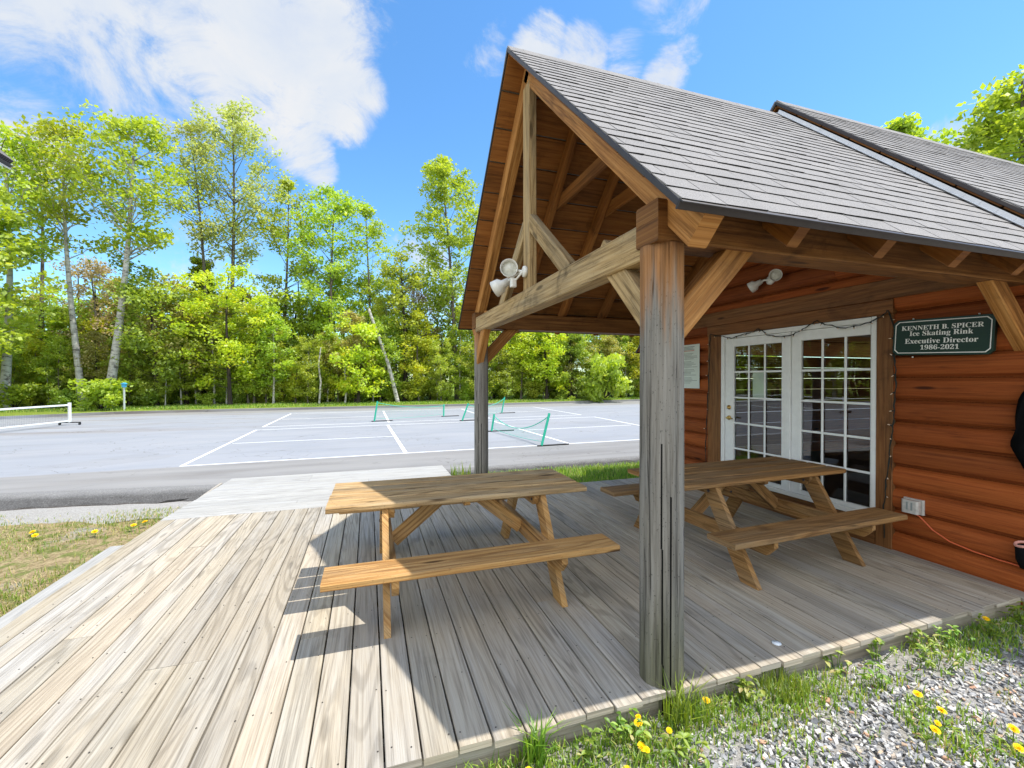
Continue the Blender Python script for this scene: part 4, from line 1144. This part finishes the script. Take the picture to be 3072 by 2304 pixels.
def tree_parts(seed, Ht, base, rad, nl, per, leaf, trunk_r, shape='oval', lean=(0, 0), clump=.55, twigs=3, rise=(.25, .65), curve=.25):
    rr = random.Random(seed); mb = MB(); trunk = []; nseg = 12
    ph = rr.uniform(0, TAU)
    for i in range(nseg+1):
        f = i/nseg; trunk.append(V((lean[0]*f+curve*math.sin(f*3.+ph)*f, lean[1]*f+curve*math.cos(f*2.3+ph)*f, Ht*.96*f)))
    mb.tube(trunk, [trunk_r*(1.25 if i == 0 else 1)*(1-.9*(i/nseg)**.9)+.012 for i in range(nseg+1)], 9)
    cs = []; rs = []
    def at(z):
        f = max(0, min(1, z/(Ht*.96))); i = min(nseg-1, int(f*nseg)); return trunk[i].lerp(trunk[i+1], f*nseg-i)
    for k in range(nl):
        f = (k+.5)/nl; z = base+(Ht*.97-base)*f+rr.uniform(-.7, .7)*(1 if shape != 'cone' else .3); f2 = max(.02, min(1, (z-base)/(Ht-base)))
        if shape == 'oval': R_ = rad*(math.sin(math.pi*min(1, f2*.86+.12))**.7)
        elif shape == 'cone': R_ = rad*(1-f2)**.8+.25
        elif shape == 'top': R_ = rad*(.45+.75*f2)*(1 if f2 < .85 else .75)
        else: R_ = rad*(.75+.3*math.sin(math.pi*f2))
        a = k*2.39996+rr.uniform(-1.2, 1.2); ln = R_*rr.uniform(.5, 1.15)
        p0 = at(max(.3, z-ln*.45)); up_ = ln*rr.uniform(*rise)*(1 if shape != 'cone' else -.2)
        p1 = p0+V((math.cos(a)*ln, math.sin(a)*ln, up_)); pm = p0.lerp(p1, .5)+V((rr.uniform(-.1, .1)*ln, rr.uniform(-.1, .1)*ln, -.06*ln))
        mb.tube([p0, pm, p1], [max(.012, trunk_r*.22*(1-f2*.6)), max(.008, trunk_r*.12*(1-f2*.6)), .005], 5, cap=False)
        cs.append(p1); rs.append(clump*rr.uniform(.7, 1.15)); cs.append(pm.lerp(p1, .35)+V((rr.uniform(-.3, .3), rr.uniform(-.3, .3), rr.uniform(-.1, .3)))*clump); rs.append(clump*rr.uniform(.6, 1.))
        for q in range(twigs):
            b = pm.lerp(p1, rr.random()); e = b+V((rr.uniform(-1, 1), rr.uniform(-1, 1), rr.uniform(-.3, .8)))*ln*.42
            mb.tube([b, e], [.010, .004], 4, cap=False); cs.append(e); rs.append(clump*rr.uniform(.5, .95))
    if shape != 'cone':
        for _ in range(3): cs.append(trunk[-1]+V((rr.uniform(-.4, .4), rr.uniform(-.4, .4), rr.uniform(-.2, .4)))); rs.append(clump*.7)
    q, r = leaves([tuple(c) for c in cs], rs, int(per*LEAFMUL), leaf*.74, seed)
    return mb, q, r
def make_tree(name, label, cat, loc, seed, leafmat_, barkmat, group=None, rot=0., **kw):
    t_ = thing(name, (0, 0, 0), label, cat, group)
    mb, q, r = tree_parts(seed, **kw)
    mb.build('trunk', M[barkmat], t_)
    me = np_mesh('crown', q, 4, r); link('crown', me, M[leafmat_], t_)
    t_.location = loc; t_.rotation_euler.z = rot
    return t_
def place(u, y, v, z0=.12):
    x = bearing(u, y); return x, height_of(x, y, v)-z0
# tall individual trees along the far side, left to right
tall = [
 # u, y, vtop, base_frac, rad, limbs, per, leaf, trunk r, leaf mat, bark, lean, name, label
 (10, 28.0, 400, .56, 2.2, 36, 10, .15, .20, 'leaf_fresh', 'bark_white', (.5, 0), 'birch_tree', 'tall pale-trunked birch at the left edge of the photo behind the rolling net'),
 (248, 29.0, 372, .58, 2.1, 36, 11, .15, .17, 'leaf_fresh', 'bark_white', (-.9, 0), 'birch_tree', 'tall thin-crowned birch left of the one with the stout forked trunk'),
 (322, 28.5, 352, .54, 2.4, 44, 14, .15, .23, 'leaf_fresh', 'bark_white', (1.6, 0), 'birch_tree', 'tall birch with stout mottled trunk leaning right, beside the blue-topped marker post'),
 (640, 31.0, 372, .52, 2.0, 34, 13, .13, .14, 'leaf_pale', 'bark_grey', (-1.2, 0), 'aspen_tree', 'slender sparse aspen just left of the tallest tree, above the yellow-green maple'),
 (690, 31.5, 316, .48, 3.0, 54, 17, .13, .18, 'leaf_pale', 'bark_grey', (.2, 0), 'aspen_tree', 'tallest and airiest tree, pale spring leaves rising into the white cloud'),
 (850, 32.0, 535, .42, 1.9, 34, 15, .14, .14, 'leaf_fresh', 'bark_grey', (.2, 0), 'aspen_tree', 'narrow green tree just right of the tallest airy one'),
 (995, 31.0, 560, .32, 2.5, 44, 22, .14, .16, 'leaf_fresh', 'bark_grey', (0, 0), 'aspen_tree', 'bright green tree in the middle of the gap between the tallest tree and the porch'),
 (1110, 32.0, 622, .35, 1.8, 30, 14, .15, .14, 'leaf_fresh', 'bark_grey', (0, 0), 'aspen_tree', 'lower narrow tree between two taller green ones left of the porch'),
 (1372, 29.5, 492, .36, 2.9, 56, 24, .15, .17, 'leaf_fresh', 'bark_grey', (-1.0, 0), 'aspen_tree', 'tall full bright green tree whose crown touches the porch roof edge'),
 (1215, 28.5, 770, .42, 1.7, 24, 15, .14, .16, 'leaf_fresh', 'bark_dark', (0, 0), 'forked_tree', 'dark-trunked tree with upswept forks left of the far porch post'),
 (120, 31.5, 440, .60, 1.7, 22, 7, .14, .15, 'leaf_fresh', 'bark_grey', (0, 0), 'birch_tree', 'loose-crowned tree between the edge birch and the next birch'),
 (1480, 33, 600, .35, 2.4, 36, 18, .15, .16, 'leaf_fresh', 'bark_grey', (0, 0), 'aspen_tree', 'green tree behind the porch gable, seen through and beside its timbers'),
]
for i, (u, y, v, bf, rad, nl, per, lf, tr, lm, bk, ln, nm, lb) in enumerate(tall):
    y += .4 if u < 350 and u != 120 else 2.2; x, hh = place(u, y, v)
    make_tree(nm, lb, 'tree', (x, y, .12), 100+i, lm, bk, Ht=hh, base=hh*bf, rad=rad, nl=nl, per=per, leaf=lf, trunk_r=tr, lean=ln, clump=.72, shape='oval', rise=(.55, 1.15), twigs=4)
# leaning bare birch and thin pale saplings
x0_, x1_ = bearing(1194, 29.4), bearing(1107, 29.4)
lt = thing('leaning_birch', (x0_, 29.4, .1), 'bare white birch trunk leaning left with its top snapped off', 'tree')
z1 = height_of(x1_, 29.4, 925)
mb = MB(); mb.tube([(x0_, 29.4, .05), (x0_*.6+x1_*.4+.12, 29.42, z1*.42), (x1_, 29.5, z1)], [.13, .11, .085], 10); mb.build('trunk', M['bark_white'], lt)
for (u, v, lb) in ((957, 1040, 'thin crooked white sapling stem left of the leaning birch'), (1035, 1075, 'thin straight pale stem just left of the leaning birch')):
    x = bearing(u, 29.2); zz = height_of(x, 29.2, v)
    sp = thing('pale_sapling', (x, 29.2, .1), lb, 'sapling'); mb = MB(); mb.tube([(x, 29.2, .05), (x+.10, 29.2, zz*.4), (x-.02, 29.2, zz*.7), (x+.12, 29.2, zz)], [.06, .055, .045, .03], 8); mb.build('trunk', M['bark_white'], sp)
# yellow-green maple and friends
for (u, y, v, rad, lm, nm, lb, sd) in (
    (690, 27.9, 800, 2.6, 'leaf_yellow', 'maple_tree', 'yellow-green maple in front of the tallest airy tree', 61),
    (1075, 27.7, 985, 1.7, 'leaf_yellow', 'maple_tree', 'low bright yellow-green maple beside the leaning birch', 62),
    (560, 29.5, 860, 2.0, 'leaf_olive', 'maple_tree', 'olive-tinged maple left of the yellow-green one', 63),
    (1640, 28.2, 985, 1.8, 'leaf_yellow', 'maple_tree', 'yellow-tinged young tree seen under the porch tie beam', 64),
    (470, 28.4, 800, 2.2, 'leaf_deep', 'maple_tree', 'deep green rounded tree right of the stout forked birch', 65)):
    y += 1.6; x, hh = place(u, y, v)
    make_tree(nm, lb, 'tree', (x, y, .1), sd, lm, 'bark_dark', Ht=hh, base=hh*.22, rad=rad, nl=34, per=27, leaf=.13, trunk_r=.11, clump=.62, shape='broad', twigs=3)
for (u, y, v, rad, lb, sd) in ((285, 33.5, 775, 2.0, 'tan budding tree showing pinkish between the two mottled birches', 91), (1250, 34, 840, 1.9, 'tan budding tree behind the dark forked trunk', 92)):
    x, hh = place(u, y, v); make_tree('budding_tree', lb, 'tree', (x, y, .1), sd, 'leaf_tan', 'bark_grey', Ht=hh, base=hh*.3, rad=rad, nl=36, per=14, leaf=.10, trunk_r=.1, clump=.6, shape='oval', twigs=4, rise=(.5, 1.))
# conifer
x, hh = place(1710, 30, 900); make_tree('spruce_tree', 'dark spruce behind the yellow-tinged young tree, under the porch roof line', 'tree', (x, 30, .1), 71, 'leaf_deep', 'bark_dark', Ht=hh, base=.5, rad=2.2, nl=70, per=40, leaf=.12, trunk_r=.14, shape='cone', clump=.42, twigs=2)
x, hh = place(610, 35, 760); make_tree('spruce_tree', 'spruce tip rising behind the yellow-green maple', 'tree', (x, 35, .1), 72, 'leaf_deep', 'bark_dark', Ht=hh, base=2., rad=2.0, nl=60, per=34, leaf=.13, trunk_r=.14, shape='cone', clump=.42, twigs=2)
# understory: five kinds, copied
kinds = []
for i, (lm, bk, sh, lf, lb, nm, hh, rad) in enumerate((
    ('leaf_fresh', 'bark_grey', 'broad', .15, 'fresh green young tree in the dense understory along the far verge', 'young_tree', 8., 2.0),
    ('leaf_deep', 'bark_dark', 'broad', .15, 'deep green bushy young tree in the understory along the far verge', 'bushy_tree', 7., 2.1),
    ('leaf_yellow', 'bark_grey', 'oval', .14, 'light yellow-green slim young tree in the understory along the far verge', 'slim_tree', 7.5, 1.7),
    ('leaf_olive', 'bark_dark', 'oval', .14, 'olive thin-leaved young tree in the understory along the far verge', 'olive_tree', 8., 1.9),
    ('leaf_fresh', 'bark_white', 'oval', .15, 'pale-stemmed young birch in the understory along the far verge', 'young_birch', 9., 1.6))):
    kinds.append(make_tree(nm, lb, 'tree', (0, 0, 0), 200+i, lm, bk, group=lb.split(' in the')[0]+'s', Ht=hh, base=hh*.16, rad=rad, nl=36, per=20, leaf=lf*.9, trunk_r=.08, clump=.62, shape=sh))
used = set(); rr = random.Random(77)
def put(kind, x, y, h):
    k = kinds[kind]; o = k if kind not in used else copy_tree(k); used.add(kind)
    hh = (8., 7., 7.5, 8., 9.)[kind]
    s = h/hh; o.location = (x, y, .1); o.rotation_euler.z = rr.uniform(0, TAU); o.scale = (s*rr.uniform(.9, 1.15), s*rr.uniform(.9, 1.15), s)
    return o
us = list(range(-90, 1960, 78))
for i, u in enumerate(us):
    y = rr.uniform(30.6, 34); v = rr.uniform(870, 970)
    if 850 < u < 1400: v = rr.uniform(900, 1000)
    x, h = place(u+rr.uniform(-22, 22), y, v); put(rr.choice([0, 0, 1, 2, 3, 4]), x, y, h)
for i, u in enumerate(range(-60, 1960, 135)):
    y = rr.uniform(33.5, 37); v = rr.uniform(800, 900)
    x, h = place(u+rr.uniform(-30, 30), y, v); put(rr.choice([0, 3, 4, 1]), x, y, h)
for i, u in enumerate(range(-40, 1960, 46)):
    y = rr.uniform(29.6, 31.2); x = bearing(u+rr.uniform(-18, 18), y); put(rr.choice([2, 4, 4, 0, 3]), x, y, rr.uniform(3.2, 6.2) if u > 420 else rr.uniform(2.5, 4.2))
# more of the same wood round to the left, where the doors reflect it, and on to the right
for i in range(15):
    f = i/14; x = -17-24*f+rr.uniform(-1, 1); y = 25.5-9*f+rr.uniform(-1, 1.5)
    put(rr.choice([0, 1, 3, 4]), x, y, rr.uniform(7, 11))
for i in range(7):
    put(rr.choice([0, 1, 3, 4]), 21+i*3.2+rr.uniform(-1, 1), 31.5+i*.6+rr.uniform(-1, 1), rr.uniform(7, 10))
# shrubs along the verge
sh_lab = 'low leafy shrub at the foot of the far trees'
def shrub_parts(seed, lm):
    t_ = thing('shrub', (0, 0, 0), sh_lab, 'shrub', 'shrubs at the foot of the far trees'); r2 = random.Random(seed); mb = MB(); cs = []; rs = []
    for k in range(14):
        a = r2.uniform(0, TAU); d = r2.uniform(.1, .9); p = V((math.cos(a)*d, math.sin(a)*d, r2.uniform(.35, 1.5))); mb.tube([(0, 0, 0), p*.5, p], [.02, .014, .006], 5); cs.append(tuple(p)); rs.append(.42)
        cs.append(tuple(p*.7)); rs.append(.4)
    mb.build('stem', M['bark_dark'], t_); q, r = leaves(cs, rs, 70, .10, seed); link('foliage', np_mesh('foliage', q, 4, r), M[lm], t_); return t_
shrubs = [shrub_parts(301, 'leaf_fresh'), shrub_parts(302, 'leaf_deep')]; su = set()
for i, u in enumerate(range(-60, 1950, 52)):
    k = rr.choice([0, 0, 0, 1]); o = shrubs[k] if k not in su else copy_tree(shrubs[k]); su.add(k)
    y = rr.uniform(29.8, 32.2) if u > 250 else rr.uniform(28.6, 30.5); o.location = (bearing(u, y), y, .1); s = rr.uniform(.35, .9); o.scale = (s*1.1, s*1.1, s*1.1); o.rotation_euler.z = rr.uniform(0, TAU)
for o_, lb in ((shrubs[0], None),): pass
b1 = copy_tree(shrubs[0]); x = bearing(282, 25.6); b1.location = (bearing(300, 27.2), 27.2, .1); b1.scale = (1., 1., 1.); b1['label'] = 'bright rounded shrub on the verge right of the rolling net'; del b1['group']
b2_ = copy_tree(shrubs[0]); x = bearing(1810, 27.6); b2_.location = (x, 27.8, .1); b2_.scale = (1.9, 1.6, 2.1); b2_['label'] = 'large sunlit bush beside the near porch post, across the pavement'; del b2_['group']
# the wood behind, as one mass
g = np.random.default_rng(5); cs = []; rs = []; mb = MB()
for i in range(210):
    f = g.random(); 
    if i < 140: u = g.uniform(-150, 2000); y = g.uniform(34, 52); x = bearing(u, y)
    else:
        ff = g.random(); x = -20-34*ff; y = 29-9*ff+g.uniform(0, 8)
    h = g.uniform(5.5, 9.5)
    mb.tube([(x, y, 0), (x+g.uniform(-.3, .3), y, h*.5), (x+g.uniform(-.5, .5), y, h)], [.12, .09, .03], 6)
    for k in range(9): cs.append((x+g.normal()*1.5, y+g.normal()*1.2, h*(.12+.9*g.random()))); rs.append(g.uniform(.7, 1.3))
q, r = leaves(cs, rs, 24, .16, 9)
wo = thing('woodland', (0, 45, .1), 'mass of leafy woodland filling in behind the separate trees', 'woodland'); wo['kind'] = 'stuff'
mb.build('trunks', M['bark_dark'], wo, kind='stuff'); me = np_mesh('foliage', q-np.array([0, 45, .1]), 4, r); o = link('foliage', me, M['leaf_fresh'], wo); o['kind'] = 'stuff'
# trees beyond the cabin
for (u, D, v, rad, lb, sd) in ((2712, 24, 350, 1.35, 'small rounded treetop showing above the main roof ridge', 81), (3035, 22, 215, 1.9, 'large leafy tree at the right edge beyond the main roof', 82)):
    an = YAW+math.atan((u-1536)/FPX); x = D*math.sin(an); y = D*math.cos(an); hh = height_of(x, y, v)
    make_tree('maple_tree', lb, 'tree', (x, y, -.1), sd, 'leaf_fresh', 'bark_grey', Ht=hh, base=hh*.45, rad=rad, nl=44, per=30, leaf=.14, trunk_r=.2, clump=.55, shape='oval')

# ------------------------------------------------------------------ ground cover
def blades(pts, hts, wd, seed, bend=.5, rsel=None):
    """each blade: two quads, tapering and bending"""
    g = np.random.default_rng(seed); n = len(pts); p = np.asarray(pts); h = np.asarray(hts)
    a = g.uniform(0, TAU, n); dx = np.stack([np.cos(a), np.sin(a), np.zeros(n)], 1); b = g.uniform(.1, 1., n)*bend
    sx = np.stack([-np.sin(a), np.cos(a), np.zeros(n)], 1)*(wd*(.6+.8*g.random(n)))[:, None]
    z = np.array([0, 0, 1.])
    m1 = p+z*(h*.55)[:, None]+dx*(h*b*.25)[:, None]; t_ = p+z*(h*(1-.25*b))[:, None]+dx*(h*b*.9)[:, None]
    q = np.stack([p-sx, p+sx, m1+sx*.8, m1-sx*.8, m1-sx*.8, m1+sx*.8, t_+sx*.08, t_-sx*.08], 1).reshape(-1, 3)
    r = g.random(n) if rsel is None else rsel
    return q, np.repeat(r, 2)
def patch_noise(x, y): return .5+.25*np.sin(x*2.3+1.3*np.sin(y*1.9))+.25*np.sin(y*2.9+1.7*np.sin(x*1.4+.6))
def grass_patch(name, label, n, xr, yr, zf, hr, wd, seed, mat, keep=None, bend=.6):
    g = np.random.default_rng(seed); x = g.uniform(*xr, n); y = g.uniform(*yr, n)
    k = np.ones(n, bool) if keep is None else keep(x, y, g)
    x, y = x[k], y[k]; n = len(x); z = np.array([zf(a, b) for a, b in zip(x, y)]) if callable(zf) else np.full(n, zf)
    q, r = blades(np.stack([x, y, z], 1), g.uniform(*hr, n), wd, seed+1, bend)
    o = link(name, np_mesh(name, q, 4, r), M[mat]); o['kind'] = 'stuff'; tag(o, label, 'grass'); return o
def kl(x, y, g):
    e = np.interp(x, [p[0] for p in near_e], [p[1] for p in near_e])
    return (y < e-.78) & ((x < -2.45) | (y > 99)) & (patch_noise(x, y) > g.random(len(x))*.95)
grass_patch('lawn_grass', 'patchy green and straw-coloured grass left of the deck', 64000, (-8.5, -2.4), (2.6, 8.0), -.215, (.02, .075), .0035, 401, 'drygrass', kl, .9)
grass_patch('verge_grass', 'thin green grass on the verge at the foot of the far trees', 42000, (-18, 24), (26.5, 32.5), .10, (.04, .12), .016, 402, 'grass',
            lambda x, y, g: y > np.interp(x, [p[0] for p in far_e[::-1]], [p[1] for p in far_e[::-1]])+.15)
grass_patch('bright_grass', 'bright green grass between the deck and the pavement', 9000, (1.75, 5.2), (6.12, 7.45), -.105, (.05, .13), .0045, 403, 'grass', None, .7)
def kr(x, y, g):
    edge = 1.86
    f = np.clip(1.25-(edge-y)/.42, 0, 1)*np.where(x < 1.35, 1.6, 1.)*np.where(x > 2.0, np.where(y < 1.6, .12, .6), 1.)
    f = np.maximum(f, np.where((x < 1.42) & (y > 1.0), 1.0, 0)); f = np.maximum(f, np.where((np.hypot(x-2.72, y-1.30) < .24) | (np.hypot(x-1.75, y-1.42) < .22), .5, 0))
    return (y < edge) & (f*patch_noise(x*1.7, y*1.7) > g.random(len(x))*.62)
grass_patch('edge_grass', 'short green grass and weeds along the front edge of the deck', 30000, (.25, 5.2), (.85, 1.86), -.13, (.02, .075), .0034, 404, 'grass', kr, .9)
grass_patch('dead_grass', 'dry straw-coloured grass among the gravel', 5000, (.3, 4.5), (.9, 1.84), -.13, (.015, .05), .0026, 405, 'drygrass', lambda x, y, g: patch_noise(x*2.2+1, y*2.5) > .62, 1.)

# gravel
g = np.random.default_rng(17); N = 46000
x = g.uniform(.35, 6.5, N); y = 1.86-g.random(N)**.8*2.2
keep = ~((x < 1.30) & (y > 1.1) & (g.random(N) < .93)) & ~((y > 1.62) & (g.random(N) < .55)); x = x[keep]; y = y[keep]; N = len(x)
cube = np.array([[-1, -1, -1], [1, -1, -1], [1, 1, -1], [-1, 1, -1], [-1, -1, 1], [1, -1, 1], [1, 1, 1], [-1, 1, 1]], float)
s = (g.uniform(.0048, .0108, (N, 1))*np.where(g.random((N, 1)) < .12, 1.5, 1.))*np.stack([g.uniform(.8, 1.6, N), g.uniform(.55, 1., N), g.uniform(.25, .55, N)], 1)
vv = cube[None]*s[:, None, :]*g.uniform(.55, 1.15, (N, 8, 1))
a = g.uniform(0, TAU, N); tlt = g.normal(0, .35, (N, 2))
ca, sa = np.cos(a), np.sin(a)
X = vv[:, :, 0]*ca[:, None]-vv[:, :, 1]*sa[:, None]; Y = vv[:, :, 0]*sa[:, None]+vv[:, :, 1]*ca[:, None]; Z = vv[:, :, 2]+X*tlt[:, :1]+Y*tlt[:, 1:]
P = np.stack([X+x[:, None], Y+y[:, None], Z+(-.128+g.uniform(0, .012, N))[:, None]], 2)
fidx = [[0, 3, 2, 1], [4, 5, 6, 7], [0, 1, 5, 4], [1, 2, 6, 5], [2, 3, 7, 6], [3, 0, 4, 7]]
q = P[:, fidx, :].reshape(-1, 3)
o = link('gravel', np_mesh('gravel', q, 4, np.repeat(g.random(N)**1.15, 6)), M['stone']); o['kind'] = 'stuff'; tag(o, 'loose grey and tan crushed gravel in front of the deck', 'gravel')

# tufts, weeds, dandelions
def tuft(x, y, z, n, hr, wd, seed, label, mat='grass', spread=.05, bend=.8):
    g = np.random.default_rng(seed); a = g.uniform(0, TAU, n); d = spread*g.random(n)**.5
    q, r = blades(np.stack([d*np.cos(a), d*np.sin(a), np.zeros(n)], 1), g.uniform(*hr, n), wd, seed+3, bend)
    o = link('grass_tuft', np_mesh('grass_tuft', q, 4, np.clip(r*.85, 0, 1)), M[mat]); o.location = (x, y, z)
    return tag(o, label, 'grass tuft', 'grass tufts along the deck')
tuft(1.47, 1.80, -.13, 70, (.12, .30), .004, 501, 'tall arching grass tuft at the foot of the near porch post', spread=.07)
tuft(.70, 1.82, -.13, 60, (.12, .27), .0055, 502, 'tall bright grass tuft at the deck edge near the bottom centre of the photo', spread=.05)
tuft(2.17, 1.82, -.13, 420, (.05, .13), .0022, 503, 'dense fine grass clump at the deck edge, right of the near porch post', spread=.13, bend=.5)
tuft(1.60, 1.78, -.13, 90, (.06, .17), .0025, 504, 'thin wiry grass tuft just right of the near porch post foot', spread=.08, bend=.6)
tuft(1.50, 7.35, -.20, 90, (.15, .45), .008, 505, 'grass tuft growing beside the right edge of the ramp', spread=.16, bend=.4)
tuft(1.02, 1.52, -.13, 60, (.06, .17), .004, 506, 'upright grass tuft among the dandelions at the bottom centre', spread=.05)
def weed(x, y, z, n, ln, seed, label):
    r2 = random.Random(seed); t_ = thing('broadleaf_weed', (x, y, z), label, 'weed', 'broad-leaved weeds along the deck front'); mb = MB(); st = MB()
    for k in range(n):
        a = r2.uniform(0, TAU); d = r2.uniform(0, .10); h = r2.uniform(.02, .13); b = V((x+d*math.cos(a), y+d*math.sin(a), z+h)); st.tube([(x+d*.4*math.cos(a), y+d*.4*math.sin(a), z), b], [.0022, .0016], 4, cap=False)
        for q in range(3):
            a2 = r2.uniform(0, TAU); el = r2.uniform(-.2, .7); L = ln*r2.uniform(.6, 1.2); dv = V((math.cos(a2)*math.cos(el), math.sin(a2)*math.cos(el), math.sin(el))); sd = V((-math.sin(a2), math.cos(a2), 0)); upn = sd.cross(dv)*-1
            w_ = L*.24; pts_ = [(0, .15), (.3, .9), (.6, 1.), (.85, .6), (1., .05)]; lf = []; rt_ = []; md = []
            for f, ww in pts_:
                c = b+dv*(L*f)-V((0, 0, L*.35*f*f)); md.append(c); lf.append(c+sd*w_*ww+upn*w_*.35*ww); rt_.append(c-sd*w_*ww+upn*w_*.35*ww)
            rn = r2.random()
            for i in range(4): mb.poly([md[i], md[i+1], lf[i+1], lf[i]], None, rn, True); mb.poly([md[i], rt_[i], rt_[i+1], md[i+1]], None, rn, True)
    mb.build('leaves', M['grass'], t_); st.build('stem', M['grass'], t_)
for i, (x, y, n, lb) in enumerate(((1.90, 1.83, 16, 'leafy dark green weed just right of the near porch post at the deck edge'), (2.63, 1.84, 9, 'spreading weed leaning onto the sunlit deck edge right of the fine grass clump'), (2.97, 1.84, 12, 'low weed third along the deck edge right of the near post'),
        (3.33, 1.83, 14, 'broad weed at the deck edge in front of the dark picnic table'), (3.55, 1.76, 12, 'weed clump beside the dandelion near the cabin corner'), (4.38, 1.80, 22, 'large leafy weed at the cabin corner, furthest right along the deck'),
        (3.95, 1.74, 14, 'weed just left of the large one at the cabin corner'), (3.20, 1.66, 10, 'small weed set out into the gravel from the deck edge'), (1.15, 1.79, 14, 'weed patch behind the pair of dandelions at the bottom centre'), (.95, 1.76, 12, 'weed left of the pair of dandelions, close to the deck'),
        (2.72, 1.66, 9, 'small weed in the gravel right of the fine grass clump'), (1.35, 1.62, 10, 'low weed at the edge of the gravel right of the dandelion pair'))):
    weed(x, y, -.13, int(n*1.4), .040, 600+i, lb)
def dandelion(x, y, z, h, r_, seed, label):
    r2 = random.Random(seed); t_ = thing('dandelion', (x, y, z), label, 'dandelion', 'yellow dandelions'); top = V((x+r2.uniform(-.01, .01), y+r2.uniform(-.01, .01), z+h))
    mb = MB(); mb.tube([(x, y, z), V((x, y, z)).lerp(top, .6)+V((.004, 0, 0)), top], .0022, 6); mb.build('stem', M['grass'], t_)
    mb = MB(); tl = V((r2.uniform(-.3, .1), r2.uniform(-.6, -.1), 1)).normalized(); e1 = tl.orthogonal().normalized(); e2 = tl.cross(e1)
    for ring, (rad, el, cnt) in enumerate(((1., .18, 22), (.8, .5, 18), (.55, .9, 14), (.3, 1.25, 8))):
        for k in range(cnt):
            a = TAU*k/cnt+ring*.3+r2.uniform(-.1, .1); d = e1*math.cos(a)+e2*math.sin(a); s_ = e2*math.cos(a)-e1*math.sin(a); tip = top+d*(r_*rad)+tl*(r_*math.sin(el)*.45); wv = s_*r_*.11
            mb.poly([top-wv*.5, tip-wv, tip+wv, top+wv*.5], None, r2.random())
    mb.build('flower', M['yellow'], t_)
    mb = MB()
    for k in range(6):
        a = r2.uniform(0, TAU); L = r2.uniform(.05, .09); d = V((math.cos(a), math.sin(a), .25)); s_ = V((-math.sin(a), math.cos(a), 0))*L*.14; p = V((x, y, z+.004))
        mb.poly([p, p+d*L*.5+s_, p+d*L, p+d*L*.5-s_], None, r2.random())
    mb.build('leaf_rosette', M['grass'], t_)
dl = [(1.68, 1.84, 'dandelion beside the right foot of the near porch post'), (4.06, 1.83, 'dandelion at the deck edge near the cabin corner'), (1.22, 1.78, 'upper of the pair of large dandelions at the bottom centre'), (1.19, 1.70, 'lower of the pair of large dandelions at the bottom centre'),
      (1.175, 1.66, 'small dandelion just under the lower one of the pair'), (1.33, 1.71, 'small dandelion right of the pair at the bottom centre'), (1.045, 1.60, 'wide dandelion nearest the bottom edge, left of centre'), (2.76, 1.50, 'topmost dandelion in the gravel patch'), (2.71, 1.37, 'dandelion under the topmost one in the gravel patch'),
      (2.63, 1.36, 'small dandelion left in the gravel patch'), (2.55, 1.32, 'lowest left dandelion of the gravel patch'), (2.88, 1.20, 'top dandelion of the cluster at the right edge of the gravel'), (2.93, 1.16, 'right-hand dandelion of the cluster at the right edge'), (2.78, 1.14, 'lower left dandelion of the cluster at the right edge'), (2.86, 1.13, 'lower middle dandelion of the cluster at the right edge'),
      (.645, 1.74, 'dandelion by the tall bright tuft at the bottom edge'), (1.265, 1.83, 'small orange-yellow dandelion at the deck edge left of the near post')]
for i, (x, y, lb) in enumerate(dl): dandelion(x, y, -.13, .05+.03*((i*7) % 3)/2, .0205 if 'small' not in lb else .014, 700+i, lb)
for i, (x, y, lb) in enumerate(((-3.68, 6.5, 'dandelion furthest left on the dry lawn'), (-3.58, 6.34, 'dandelion just in front of the leftmost one on the dry lawn'), (-3.01, 6.28, 'dandelion in the middle of the dry lawn'), (-2.70, 6.42, 'dandelion on the lawn closest to the deck'), (-2.62, 6.52, 'dandelion on the lawn just beyond the one closest to the deck'))):
    dandelion(x, y, -.2, .05, .03, 750+i, lb)
